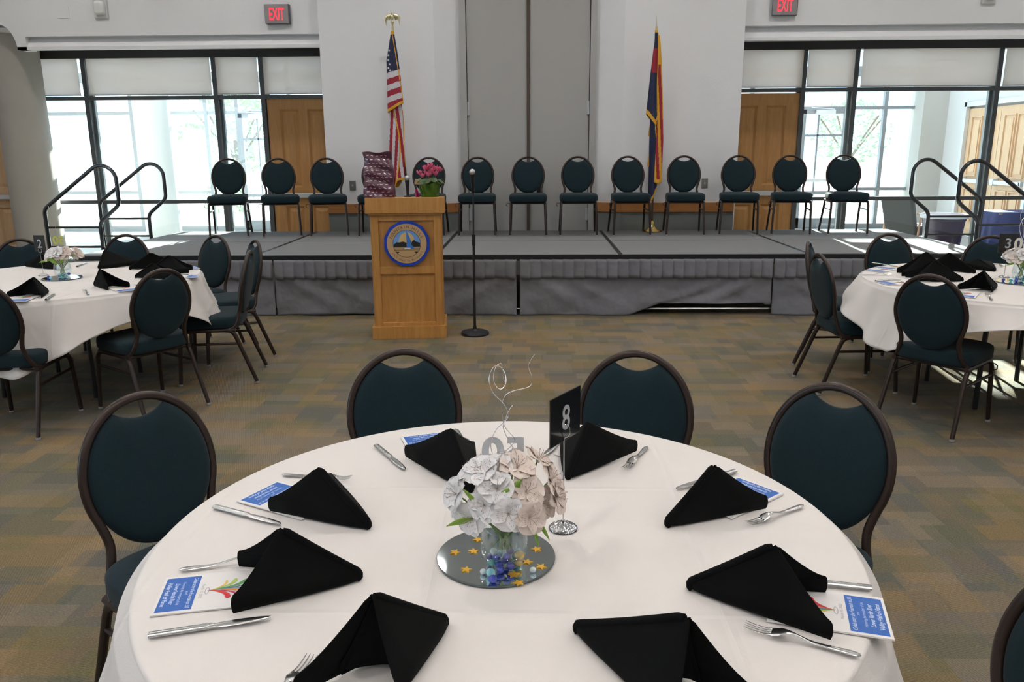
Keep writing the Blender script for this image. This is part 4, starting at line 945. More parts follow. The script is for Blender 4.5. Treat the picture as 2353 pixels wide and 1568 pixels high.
# flowers
PET = [mat('petal_white', (0.80, 0.79, 0.80), 0.6, noise=(60, 0.5, (0.72, 0.68, 0.68))), mat('petal_blush', (0.76, 0.66, 0.60), 0.6, noise=(60, 0.5, (0.68, 0.56, 0.50)))]
PSTR = mat('petal_streak', (0.22, 0.07, 0.10), 0.7); STEM = mat('flower_stem', (0.20, 0.30, 0.10), 0.5); LEAFG = mat('flower_leaf', (0.22, 0.38, 0.05), 0.5); ANTH = mat('stamen', (0.42, 0.34, 0.28), 0.6)
def blossom_mesh(size, rs, streak=True):
    m = MB()
    for k in range(6):
        inner_ = k % 2; rot = k*PI/3+rs.uniform(-0.12, 0.12); ln = size*(1.0 if inner_ else 0.92)*rs.uniform(0.92, 1.05); wd = size*(0.34 if inner_ else 0.50); op = rs.uniform(0.75, 1.1)
        T = Matrix.Rotation(rot, 4, 'Z')
        ph_ = rs.uniform(0, 6)
        def fn(u, v):
            s = 2*u-1; wv = wd*(math.sin(PI*min(1, 0.10+v*0.62)**0.85)**0.8)*(0.35+0.65*min(1, v*3))
            if v > 0.80: wv *= math.sqrt(max(0.0, 1-((v-0.80)/0.205)**2))
            z = ln*(0.66*v-0.46*v*v*op) + 0.12*size*s*s*math.sin(PI*v)
            rr = ln*(0.12*v+0.80*v**1.25)
            z += 0.045*size*math.sin(7*v+5*s+ph_)*v*abs(s)+0.02*size*math.sin(13*s+ph_)*v*v
            return (rr, s*wv, z)
        m.grid(fn, 8, 12, 0, T=T)
        if inner_ and streak:
            for s_ in (-0.62, -0.34, -0.08, 0.2, 0.46, 0.7):
                for v0 in (0.36+0.05*rs.random(), 0.56+0.06*rs.random()):
                    v1 = v0+0.10
                    p = [Vector(fn(0.5+s_/2+d, vv))+Vector((0, 0, 0.0009)) for vv, d in ((v0, -0.010), (v0, 0.010), (v1, 0.006), (v1, -0.006))]
                    m.add([T @ q for q in p], [(0, 1, 2, 3)], 1)
    return m
def stamens(size, rs):
    m = MB()
    for k in range(5):
        a = k*1.26; p = [(0, 0, 0), (math.cos(a)*size*0.10, math.sin(a)*size*0.10, size*0.32), (math.cos(a)*size*0.26, math.sin(a)*size*0.26, size*0.56)]
        m.sweep(p, 0.0005, n=5); m.ell(p[-1], (0.0011, 0.0011, 0.0018), 6, 4)
    return m
FLW = []
def flower(pos, vc, size, kind, label, group, rs, ax=None):
    vx_, vy_ = vc
    pos = Vector(pos); base = Vector((vx_, vy_, MZ+0.10))
    d = ax or (pos-Vector((vx_, vy_, pos.z-0.06))).normalized()
    d = Vector(d).normalized()
    t = thing('alstroemeria_flower', label, 'flower', tuple(pos), 0, group)
    R_ = d.to_track_quat('Z', 'Y').to_matrix().to_4x4()
    FLW.append((pos.copy(), t))
    b = blossom_mesh(size, rs, True); b.v = [tuple(R_ @ Vector(v)) for v in b.v]; b.build('blossom', [PET[kind], PSTR], t, ang=80)
    s = stamens(size, rs); s.v = [tuple(R_ @ Vector(v)) for v in s.v]; s.build('stamens', ANTH, t)
    foot = Vector((vx_+(pos.x-vx_)*-0.12+rs.uniform(-.012, .012), vy_+(pos.y-vy_)*-0.1+rs.uniform(-.012, .012), MZ+0.036))
    mid_ = Vector((vx_+(pos.x-vx_)*0.28, vy_+(pos.y-vy_)*0.28, MZ+0.105))
    path = []
    for i in range(9):
        q = i/8; p = (foot*(1-q)**2+mid_*2*q*(1-q)+pos*q*q) - pos; path.append(tuple(p))
    MB().sweep(path, 0.0019, n=7).build('stem', STEM, t)
rf = random.Random(3)
near_f = (((-0.150, 1.475, 0.945), 0, 'outermost left'), ((-0.120, 1.52, 0.972), 0, 'upper left'), ((-0.092, 1.445, 0.935), 0, 'lower left of centre'), ((-0.072, 1.490, 0.985), 0, 'top centre'), ((-0.045, 1.43, 0.925), 0, 'front centre'),
          ((-0.012, 1.465, 0.955), 1, 'right of centre'), ((-0.036, 1.56, 0.985), 1, 'rear top'), ((0.012, 1.55, 0.985), 1, 'upper right'), ((0.036, 1.52, 0.955), 1, 'far right'), ((0.018, 1.48, 0.925), 1, 'lower right'),
          ((-0.116, 1.45, 0.905), 0, 'drooping at the lower left'), ((-0.10, 1.57, 0.965), 0, 'rear left'), ((-0.030, 1.50, 0.990), 1, 'crown'), ((-0.145, 1.50, 0.915), 0, 'low on the left'), ((-0.068, 1.455, 0.965), 0, 'front above centre'), ((0.045, 1.50, 0.930), 1, 'low on the right'), ((-0.10, 1.49, 0.985), 0, 'top left'), ((-0.005, 1.435, 0.915), 1, 'front right'))
for p, kd, lb in near_f:
    d = Vector(p)-Vector((vx, vy, 0.895)); d.y -= 0.035; d.z += 0.0
    flower(p, (vx, vy), rf.uniform(0.039, 0.047), kd, '%s alstroemeria in the near vase, %s' % (('white', 'blush white')[kd], lb), 'alstroemeria in the near vase', rf, d)
def leaf(p0, p1, wd, label, group, droop=0.01):
    p0, p1 = Vector(p0), Vector(p1); d = (p1-p0); n = d.normalized(); s = n.cross(Vector((0, 1, 0.2))).normalized(); up = s.cross(n)
    m = MB().grid(lambda u, v: tuple(p0+d*v+s*(2*u-1)*wd*math.sin(PI*min(1, v*0.95+0.05))**0.8-Vector((0, 0, droop*v*v))+up*abs(2*u-1)*wd*0.3), 6, 12)
    fp, ft = min(FLW, key=lambda k: (k[0]-(p0+p1)/2).length); m.v = [tuple(Vector(v)-fp) for v in m.v]
    m.build('leaf', LEAFG, ft, ang=80, solid=0.0006)
GLF = 'green leaves in the near vase'
leaf((-0.055, 1.46, 0.925), (-0.020, 1.445, 1.000), 0.010, 'broad bright green leaf rising in the middle of the near flowers', GLF); leaf((-0.065, 1.45, 0.925), (-0.045, 1.435, 0.985), 0.011, 'green leaf beside the broad one in the near flowers', GLF)
leaf((-0.10, 1.45, 0.925), (-0.135, 1.44, 0.972), 0.005, 'slim green leaf among the left near flowers', GLF, 0.0); leaf((-0.11, 1.45, 0.90), (-0.168, 1.43, 0.908), 0.008, 'green leaf sticking out at the far left of the near flowers', GLF, 0.012)
leaf((0.0, 1.47, 0.905), (0.035, 1.44, 0.875), 0.006, 'green leaf hanging at the lower right of the near flowers', GLF, 0.012); leaf((-0.005, 1.46, 0.915), (0.014, 1.43, 0.862), 0.005, 'slim leaf drooping over the near vase rim', GLF)
leaf((-0.022, 1.45, 0.91), (-0.03, 1.43, 0.95), 0.006, 'small green leaf behind the front blossom of the near vase', GLF)
for (cx, cy), nm, kd0 in (((-3.252, 5.375), 'left', 0), ((3.15, 5.13), 'right', 0)):
    for k in range(15):
        a = k*2.39996; q = 0.03+0.075*((k*0.618) % 1); z = 0.925+0.03*(1-q/0.1)+0.012*math.sin(k)
        kd = 1 if math.cos(a) > 0.1 and nm == 'left' else (k % 3 == 0)
        p = (cx+q*math.cos(a), cy+q*math.sin(a), z); d = Vector(p)-Vector((cx, cy, 0.88)); d.y -= 0.03
        flower(p, (cx, cy), 0.056, int(kd), '%s alstroemeria in the vase on the %s table' % (('white', 'blush')[int(kd)], nm), '%s alstroemeria on the %s table' % (('white', 'blush')[int(kd)], nm), rf, d)
    g = 'green leaves on the %s table' % nm
    for k, (a, b, c, e, f, wd) in enumerate(((-0.03, -0.05, 0.88, -0.06, 0.95, 0.014), (0.0, -0.06, 0.87, -0.035, 0.93, 0.013), (-0.05, -0.04, 0.90, -0.13, 0.895, 0.008), (0.02, -0.05, 0.88, 0.05, 0.93, 0.010))):
        leaf((cx+a, cy+b, c), (cx+e, cy+b-0.01, f), wd, 'green leaf under the flowers on the %s table, %s' % (nm, ('tall one', 'middle one', 'left pointing one', 'right one')[k]), g)
# twisted silver wire sprays
WIRE = mat('silver_tinsel_wire', (0.80, 0.80, 0.82), 0.25, 0.9)
def spray(strands, label, r=0.0008):
    t = thing('silver_wire_spray', label, 'decoration', (0, 0, 0), 0, 'curly silver wire sprays')
    for s in strands: MB().sweep(smooth_path(s), r, n=6).build('wire', WIRE, t)
W1 = [(-0.055, 1.51, 0.83), (-0.062, 1.515, 0.90), (-0.064, 1.52, 0.974), (-0.079, 1.522, 1.008), (-0.083, 1.525, 1.036), (-0.072, 1.523, 1.065), (-0.056, 1.52, 1.083), (-0.047, 1.518, 1.106), (-0.038, 1.516, 1.120)]
W2 = [(-0.055, 1.50, 0.83), (-0.062, 1.50, 0.90), (-0.067, 1.50, 0.988), (-0.063, 1.50, 1.016), (-0.041, 1.50, 1.039), (-0.034, 1.502, 1.053), (-0.053, 1.505, 1.077), (-0.058, 1.508, 1.095), (-0.060, 1.51, 1.120), (-0.052, 1.512, 1.142), (-0.035, 1.515, 1.151), (-0.003, 1.52, 1.159), (0.000, 1.52, 1.180), (-0.006, 1.52, 1.202), (0.006, 1.52, 1.225)]
W3 = [(-0.050, 1.51, 0.83), (-0.052, 1.51, 0.96), (-0.037, 1.505, 0.992), (-0.030, 1.50, 1.020), (-0.046, 1.50, 1.050), (-0.057, 1.50, 1.082), (-0.046, 1.50, 1.104), (-0.055, 1.50, 1.128), (-0.074, 1.50, 1.148), (-0.082, 1.50, 1.166), (-0.083, 1.505, 1.185), (-0.074, 1.51, 1.202), (-0.061, 1.515, 1.200), (-0.052, 1.51, 1.186), (-0.051, 1.50, 1.170), (-0.060, 1.49, 1.162), (-0.070, 1.49, 1.168), (-0.075, 1.495, 1.185), (-0.070, 1.50, 1.204), (-0.060, 1.505, 1.210), (-0.057, 1.508, 1.196), (-0.056, 1.508, 1.178), (-0.053, 1.507, 1.172)]
spray((W1, W2, W3), 'three curly silver wires rising from the near flowers')
RX, RY = 3.15, 5.13
spray(([(RX, RY, 0.88), (RX+0.0, RY, 1.0), (RX-0.035, RY, 1.07), (RX-0.05, RY, 1.13), (RX-0.03, RY, 1.18), (RX+0.01, RY, 1.19)], [(RX, RY, 0.88), (RX+0.02, RY, 1.0), (RX-0.015, RY, 1.06), (RX-0.03, RY, 1.13), (RX-0.055, RY, 1.19), (RX-0.04, RY, 1.235), (RX-0.005, RY, 1.24), (RX-0.01, RY, 1.19), (RX-0.04, RY, 1.17)]), 'curly silver wires above the flowers on the right table', 0.0018)
LX, LY = -3.252, 5.375
spray(([(LX, LY, 0.88), (LX+0.01, LY, 1.0), (LX-0.015, LY, 1.08), (LX+0.0, LY, 1.15), (LX-0.02, LY, 1.22), (LX-0.04, LY, 1.27)],), 'single thin silver wire above the flowers on the left table', 0.0012)
# glitter number picks: 50 (seen from behind on the near table)
PICK = mat('silver_glitter', (0.72, 0.74, 0.78), 0.5, 0.5, bump=(900, 1.0, 0.002)); PICKY = mat('yellow_glitter', (0.50, 0.50, 0.10), 0.5, 0.2)
def pick(x, y, z, size, faceaway, label, m_):
    t = thing('number_pick', label, 'decoration', (x, y, z), 0, 'number 50 picks in the flowers')
    s = -1 if faceaway else 1
    m = MB(); text(m, '50', lambda a, b, h: (s*a, -s*h, b), size, 0, depth=0.0015, bold=0.03, width=size*1.02); m.build('digits', m_, t, smooth=False)
    MB().sweep([(0, 0, 0.002), (0, 0, -0.20)], 0.0012, n=6).build('stick', WIRE, t)
pick(-0.058, 1.56, 0.970, 0.092, True, 'silver glitter number 50 pick seen from behind, above the near flowers', PICK)
pick(3.115, 5.10, 0.985, 0.10, True, 'white number 50 pick in the flowers on the right table', mat('white_glitter', (0.72, 0.68, 0.60), 0.6))
pick(-3.245, 5.36, 1.01, 0.075, True, 'yellow number 50 pick in the flowers on the left table', PICKY)
# table number stands and cards
ACR = mat('black_acrylic', (0.006, 0.006, 0.007), 0.06, spec=0.7, coat=0.5); NUM = mat('silver_number', (0.42, 0.43, 0.46), 0.5)
def stand(x, y, zr, ang, num, label, clabel, w_=0.098, h_=0.112, ztop=1.085, dx=0.0):
    t = thing('number_stand', label, 'table number holder', (x, y, TZ), 0, 'chrome table number holders')
    m = MB()
    prof = [(0.0, 0.014), (0.006, 0.014), (0.010, 0.012), (0.022, 0.0085), (0.028, 0.004), (0.030, 0.0038), (0.033, 0.002), (0.034, 0.0)]
    def fn(u, v):
        k = v*(len(prof)-1); i = min(int(k), len(prof)-2); q = k-i; r = prof[i][0]*(1-q)+prof[i+1][0]*q; z = prof[i][1]*(1-q)+prof[i+1][1]*q
        if 0.010 < r < 0.028: z += 0.0012*math.cos(u*2*PI*18)
        return (r*math.cos(2*PI*u), r*math.sin(2*PI*u), z)
    m.grid(fn, 108, 21, closeu=True).build('base', CHROME, t, ang=80)
    hr_ = zr-TZ
    MB().sweep([(0, 0, 0.01), (0, 0, hr_-0.026)], 0.0017, n=8).build('rod', CHROME, t)
    MB().sweep([(0.0, 0.004*math.cos(a/2), hr_-0.008) if False else (0.0135*math.sin(a), 0.0, hr_-0.012-0.0155*math.cos(a)) for a in [2*PI*i/32 for i in range(32)]], 0.0014, n=8, closed=True).build('ring_clip', CHROME, t)
    R_ = Matrix.Rotation(ang, 4, 'Z')
    c = thing('table_number_card', clabel, 'table number', (x+dx, y+0.006, ztop-h_), ang, 'black table number cards')
    MB().box(-w_/2, w_/2, 0, 0.003, 0, h_).build('card', ACR, c, smooth=False, bevel=0.0008)
    m = MB(); text(m, num, lambda a, b, h: (a, -0.0004-h, b+h_*0.24), 0.080*h_/0.112, 0, bold=0.012, depth=0.0006, width=0.034 if num != '3' else 0.036); m.build('number', NUM, c, smooth=False)
stand(0.073, 1.677, 1.018, math.radians(58), '8', 'chrome number holder on the near table, right of the mirror', 'black card with a silver number 8 in the holder on the near table', w_=0.135, ztop=1.095, dx=0.004)
stand(-3.47, 5.50, 0.96, math.radians(-6), '2', 'thin number holder behind the left flowers', 'black card with a silver number 2 behind the left flowers', w_=0.085, h_=0.115, ztop=1.055)
stand(3.165, 5.33, 0.95, math.radians(0), '3', 'thin number holder behind the right flowers', 'black card with a silver number 3 behind the right flowers', w_=0.125, h_=0.125, ztop=1.06)
# ================================================================== lectern and what stands on it
t = thing('lectern', 'golden oak lectern with a round blue rimmed town seal, before the stage', 'lectern', (-1.072, 6.77, 0), math.radians(5.5))
LW = 0.29; FY = 0.02     # half width of the body, front plane
def bxo(name, x0, x1, y0, y1, z0, z1, m=OAK, par=None, bev=0.004): return MB().box(x0, x1, y0, y1, z0, z1).build(name, m, par or t, smooth=False, bevel=bev)
bxo('base_plinth', -0.325, 0.325, 0.0, 0.52, 0, 0.105); MB().prism([(-0.325, 0.0), (0.325, 0.0), (0.325, 0.52), (-0.325, 0.52)], 0.105, 0.112).build('plinth_moulding', OAK, t, smooth=False)
m = MB(); m.box(-LW, LW, FY+0.02, 0.48, 0.10, 1.10); m.build('body', OAK, t, smooth=False)
f = MB()
for a, b, c, d in ((-LW-0.002, -LW+0.055, 0.10, 1.10), (LW-0.055, LW+0.002, 0.10, 1.10), (-LW+0.055, LW-0.055, 1.035, 1.10), (-LW+0.055, LW-0.055, 0.575, 0.640), (-LW+0.055, LW-0.055, 0.10, 0.145)):
    f.box(a, b, FY, FY+0.025, c, d)
for s in (-1, 1):
    for a, b, c, d in ((0.03, 0.09, 0.10, 1.10), (0.42, 0.481, 0.10, 1.10), (0.09, 0.42, 1.03, 1.10), (0.09, 0.42, 0.575, 0.64), (0.09, 0.42, 0.10, 0.15)):
        x0, x1 = sorted((s*(LW), s*(LW+0.014))); f.box(x0, x1, a, b, c, d)
f.build('panel_frame', OAK, t, smooth=False, bevel=0.003)
m = MB(); m.prism([(-0.02, 1.10), (-0.02, 1.232), (0.16, 1.232), (0.50, 1.13), (0.50, 1.10)], -0.335, 0.335, 0, fr=lambda a, b, h: (h, a, b)); m.build('top_box', OAK, t, smooth=False, bevel=0.004)
bxo('top_moulding', -0.315, 0.315, -0.005, 0.49, 1.085, 1.102)
# town seal
SE = [mat('seal_blue_rim', (0.008, 0.055, 0.50), 0.35), mat('seal_tan', (0.55, 0.36, 0.18), 0.5), mat('seal_sky', (0.16, 0.34, 0.72), 0.5), mat('seal_black', (0.012, 0.010, 0.008), 0.6), mat('seal_sun', (0.66, 0.47, 0.20), 0.5),
      mat('seal_plume', (0.04, 0.19, 0.62), 0.5), mat('seal_white', (0.72, 0.72, 0.74), 0.5), mat('seal_brown', (0.16, 0.08, 0.04), 0.6)]
sy = -0.026; sc = Vector((0.003, 0, 0.838))
root = bpy.data.objects.new('town_seal', None); COL.objects.link(root); root.parent = t; root.location = (0.003, 0, 0.842); root['label'] = 'round painted seal with blue rim'
def frs(yy): return lambda a, b, h: (a, yy-h, b)
m = MB(); m.prism([(0.198*(1 if i % 2 else 0.975)*math.cos(PI*i/12), 0.198*(1 if i % 2 else 0.975)*math.sin(PI*i/12)) for i in range(24)], 0, 0.018, 0, fr=lambda a, b, h: (a, 0.018-h, b))
m.build('blue_rim', SE[0], root, smooth=False)
def disc(r, n=48): return [(r*math.cos(2*PI*i/n), r*math.sin(2*PI*i/n)) for i in range(n)]
MB().prism(disc(0.170), 0, 0.022, 0, fr=lambda a, b, h: (a, 0.018-h, b)).build('tan_field', SE[1], root, smooth=False)
y1 = -0.0045
def flat(poly, yy, m_, name, **k):
    mb = MB(); mb.add([(a, yy, b) for a, b in poly], [tuple(range(len(poly)))]); return mb.build(name, m_, root, smooth=False)
RI = 0.117
sky_ = [(RI*math.cos(a), RI*math.sin(a)) for a in [math.radians(-14+208*i/40) for i in range(41)]]
flat(sky_, y1, SE[2], 'sky')
flat([(-0.066+0.0, -0.01)]+[(0.0+0.066*math.cos(a), 0.022+0.075*math.sin(a)) for a in [math.radians(180-180*i/24) for i in range(25)]]+[(0.066, -0.01)], y1-0.0006, SE[4], 'sun')
flat([(-0.112, -0.028), (-0.113, -0.006), (-0.098, 0.002), (-0.085, 0.014), (-0.07, 0.010), (-0.055, 0.014), (-0.03, 0.018), (-0.012, 0.012), (-0.002, 0.008), (-0.002, -0.028)], y1-0.0012, SE[3], 'left_mountain')
flat([(0.04, -0.028), (0.04, 0.010), (0.052, 0.026), (0.064, 0.030), (0.078, 0.018), (0.095, 0.012), (0.112, 0.006), (0.113, -0.026)], y1-0.0012, SE[3], 'right_mountain')
flat([(-0.002, 0.112), (0.012, 0.085), (0.028, 0.05), (0.036, 0.02), (0.04, -0.01), (0.058, -0.034), (0.055, -0.044), (0.0, -0.042), (-0.001, 0.0)], y1-0.0018, SE[5], 'fountain_plume')
flat([(-0.022, -0.048), (-0.02, -0.036), (0.012, -0.034), (0.034, -0.036), (0.03, -0.046)], y1-0.0024, SE[6], 'splash')
mm = MB()
for z in (-0.030, -0.044, -0.055): mm.box(-0.109, 0.109 if z < -0.031 else 0.105, y1-0.0008, y1-0.0002, z-0.0012, z+0.0012)
for s in (-1, 1): mm.add([(s*0.092, y1-0.0006, -0.069), (s*0.062, y1-0.0006, -0.069), (s*0.080, y1-0.0006, -0.086)], [(0, 1, 2)])
mm.sweep([(RI*math.cos(2*PI*i/64), y1, RI*math.sin(2*PI*i/64)) for i in range(64)], 0.0016, n=6, closed=True)
mm.build('line_work', SE[3], root, smooth=False)
def arc_text(txt, r, a0, a1, size, up=True, bold=0.0):
    mb = MB(); n = len(txt)
    for i, ch in enumerate(txt):
        if ch == ' ': continue
        a = math.radians(a0+(a1-a0)*i/(n-1))
        d = (math.cos(a), math.sin(a)); tx = (math.sin(a), -math.cos(a)) if up else (-math.sin(a), math.cos(a)); ny = d if up else (-d[0], -d[1])
        text(mb, ch, lambda x, y, h: (d[0]*r+tx[0]*x+ny[0]*(y-size*0.35), y1-0.0006, d[1]*r+tx[1]*x+ny[1]*(y-size*0.35)), size, 0, bold=bold)
    return mb.build('lettering', SE[7], root, smooth=False)
arc_text('FOUNTAIN HILLS', 0.143, 158, 24, 0.034, True, 0.012); arc_text('All that is Arizona', 0.146, 221, 322, 0.026, False, 0.008)
for a in (214, 330): o_ = MB().lathe([(0, 0), (0.0032, 0)], 10, T=Matrix.Rotation(PI/2, 4, 'X')); o_.v = [(x+0.146*math.cos(math.radians(a)), y1-0.0006, z+0.146*math.sin(math.radians(a))) for x, y, z in o_.v]; o_.build('dot', SE[7], root, smooth=False)
# things on the lectern, in its turned frame
LR = Matrix.Translation((-1.072, 6.77, 0)) @ Matrix.Rotation(math.radians(5.5), 4, 'Z')
def lp(x, y, z): return tuple(LR @ Vector((x, y, z)))
BAG = mat('maroon_gift_wrap', (0.085, 0.012, 0.040), 0.28, spec=0.6, coat=0.6); DASH = mat('foil_dash', (0.72, 0.62, 0.66), 0.3, 0.6); FOIL = mat('purple_foil_edge', (0.35, 0.28, 0.55), 0.15, 0.9)
t = thing('gift_bag', 'maroon gift bag with white dashes standing on the lectern', 'gift bag', lp(-0.215, 0.075, 1.2325), math.radians(4))
def bagf(side):
    def fn(u, v):
        w_ = 0.128*(1-0.10*v+0.04*math.sin(PI*v)); x = (2*u-1)*w_
        th = 0.055*(1-v)**0.35 if v < 1 else 0.0
        th = 0.055*(1-0.9*v**2.2)
        cr = 0.012*math.sin(11*u+7*v)*v*(1-v)*2+0.006*math.sin(23*v+5*u)
        x += 0.006*math.sin(14*v)*(1 if u > .5 else -1)
        edge = min(1, min(u, 1-u)/0.14)**0.5
        z = 0.375*v+(0.005*math.sin(9*u) if v > 0.9 else 0)*(v-0.9)*10
        tip = 0.03*max(0, v-0.86)/0.14
        return (x-tip*0.2, side*(th*(0.55+0.45*edge)+cr*edge)+tip*(-1)*0.6, z)
    return fn
ff = bagf(-1)
m = MB(); m.grid(bagf(-1), 24, 34); m.grid(bagf(1), 24, 34)
L0, R0 = [bagf(-1)(0, i/34) for i in range(35)], [bagf(1)(0, i/34) for i in range(35)]
for uu in (0, 1):
    a_ = [bagf(-1)(uu, i/34) for i in range(35)]; b_ = [bagf(1)(uu, i/34) for i in range(35)]
    m.add(a_+b_, [(i, i+1, 36+i, 35+i) for i in range(34)])
rd = random.Random(5)
for i in range(12):
    for j in range(6):
        u0_ = (j+0.5+(0.5 if i % 2 else 0)+rd.uniform(-.12, .12))/6.4; v0_ = (i+0.6+rd.uniform(-.1, .1))/12.6
        if not 0.06 < u0_ < 0.92: continue
        a_ = rd.choice((-0.55, 0.1, -0.3, 0.12)); dx, dv = 0.042*math.cos(a_), 0.026*math.sin(a_)
        q = [Vector(ff(u0_-dx+0.0*0, v0_-dv-0.0065)), Vector(ff(u0_+dx, v0_+dv-0.0065)), Vector(ff(u0_+dx, v0_+dv+0.0065)), Vector(ff(u0_-dx, v0_-dv+0.0065))]
        m.add([(p.x, p.y-0.0022, p.z) for p in q], [(0, 1, 2, 3)], 1)
m.build('bag_body', [BAG, DASH], t, ang=70)
HEAD = mat('mic_grille', (0.50, 0.52, 0.54), 0.35, 0.7)
t = thing('lectern_microphone', 'short black microphone with silver head standing on the lectern', 'microphone', lp(0.02, 0.10, 1.2325))
MB().lathe([(0.035, 0), (0.033, 0.008), (0.012, 0.012), (0.012, 0.03)], 20).build('foot', BLK, t)
MB().lathe([(0.011, 0.02), (0.013, 0.05), (0.018, 0.115), (0.021, 0.13), (0.021, 0.138)], 20).build('handle', BLK, t); MB().ell((0, 0, 0.155), (0.024, 0.024, 0.025), 18, 10).build('grille', HEAD, t)
# cyclamen
POT = mat('green_foil_wrap', (0.10, 0.21, 0.02), 0.3, 0.3, noise=(20, 0.8, (0.05, 0.13, 0.01))); CL = mat('cyclamen_leaf', (0.045, 0.085, 0.03), 0.6, noise=(30, 0.8, (0.09, 0.15, 0.07))); PK = mat('cyclamen_pink', (0.85, 0.22, 0.36), 0.5, noise=(25, 0.8, (0.75, 0.10, 0.24))); PKC = mat('magenta_foil', (0.65, 0.02, 0.20), 0.3, 0.4)
t = thing('potted_cyclamen', 'pink cyclamen in green foil on the lectern', 'potted plant', lp(0.21, 0.10, 1.2325))
def potf(u, v):
    a = 2*PI*u; r = 0.072+0.022*v+0.004*math.sin(a*7+5*v)+0.003*math.sin(a*13)*v; return (r*math.cos(a), r*math.sin(a), 0.115*v+0.012*math.sin(a*5)*v*v)
MB().grid(potf, 60, 8, closeu=True).lathe([(0, 0.001), (0.072, 0.001)], 30, cap=False).lathe([(0, 0.09), (0.085, 0.09)], 24, cap=False).build('foil_wrap', POT, t)
m = MB(); rc = random.Random(8)
for k in range(60):
    a = rc.uniform(0, 2*PI); q = rc.uniform(0.02, 0.125); p = Vector((q*math.cos(a), q*math.sin(a), 0.125+0.03*rc.random()-0.14*max(0, q-0.085)))
    T = Matrix.Translation(p) @ Matrix.Rotation(a, 4, 'Z') @ Matrix.Rotation(0.35+2.5*q*rc.uniform(.5, 1.6), 4, 'Y'); s = rc.uniform(0.02, 0.032)
    m.grid(lambda u, v: (s*v*math.cos(2*PI*u)*(1+0.15*math.cos(2*PI*u)), s*v*math.sin(2*PI*u), -0.15*s*v*v+0.05*s*math.sin(6*PI*u)*v), 14, 3, closeu=True, T=T)
m.build('leaves', CL, t, ang=80)
for k, (x, y, z) in enumerate(((-0.082, -0.02, 0.195), (-0.055, -0.03, 0.170), (-0.028, -0.01, 0.20), (0.0, -0.04, 0.18), (-0.012, 0.0, 0.235), (0.012, -0.02, 0.255), (0.03, -0.03, 0.215), (0.05, 0.0, 0.235), (0.075, -0.02, 0.225), (0.092, 0.01, 0.215), (0.06, -0.04, 0.19), (0.018, 0.02, 0.20), (-0.03, -0.03, 0.235))):
    f = MB().sweep([(x*0.3, y*0.3, 0.11), (x*0.8, y*0.8, z-0.05), (x, y, z)], 0.0022, n=6).build('flower_stalk', mat('cyclamen_stalk', (0.30, 0.10, 0.08), 0.6), t)
    m = MB()
    for j in range(5):
        T = Matrix.Translation((x, y, z)) @ Matrix.Rotation(j*2*PI/5+k, 4, 'Z')
        m.grid(lambda u, v: (0.008+0.015*v+0.006*math.sin(3*v), (2*u-1)*0.013*math.sin(PI*(0.15+0.8*v)), 0.036*v-0.006+0.004*math.sin(6*u)), 4, 5, T=T)
    m.ell((x, y, z-0.002), (0.008, 0.008, 0.007), 8, 5); m.build('petals', PK, f, ang=80)
o = MB().box(-0.034, 0.034, -0.0006, 0.0006, 0, 0.045).build('gift_card', mat('kraft_card', (0.58, 0.42, 0.25), 0.7), t, smooth=False); o.location = (-0.085, -0.085, 0.105); o.rotation_euler = (0.2, 0.12, 0.25)
MB().grid(lambda u, v: (-0.115+0.035*u*(1-0.6*v), -0.05-0.01*math.sin(9*u), 0.065*v), 8, 6).build('magenta_foil', PKC, t, solid=0.002)
# microphone stand on the floor
t = thing('microphone_stand', 'black microphone stand on a round base in front of the stage', 'microphone stand', (-0.51, 6.955, 0))
MB().lathe([(0, 0), (0.125, 0), (0.128, 0.012), (0.122, 0.026), (0.095, 0.034), (0.03, 0.038), (0.016, 0.05), (0.016, 0.075), (0, 0.075)], 40).build('base', BLK, t)
MB().sweep([(0, 0, 0.06), (0.002, 0, 0.84)], 0.0115, n=12).build('lower_pole', BLK, t); MB().sweep([(0.002, 0, 0.80), (0.002, 0, 0.90)], 0.016, n=12).build('clutch', BLK, t)
MB().sweep([(0.002, 0, 0.88), (0.006, 0, 1.27)], 0.0075, n=10).build('upper_pole', BLK, t)
MB().sweep([(0.006, 0, 1.26), (0.006, -0.012, 1.285), (0.006, -0.03, 1.31)], 0.014, n=10).build('clip', BLK, t)
t2 = thing('handheld_microphone', 'black handheld microphone with silver head clipped on the floor stand', 'microphone', (-0.504, 6.92, 1.30)); t2.rotation_euler = (0.28, 0, 0)
MB().lathe([(0.010, -0.03), (0.0125, 0.0), (0.0175, 0.09), (0.022, 0.115), (0.022, 0.122)], 20).build('handle', BLK, t2); MB().ell((0, 0, 0.142), (0.0265, 0.0265, 0.027), 18, 10).build('grille', HEAD, t2)
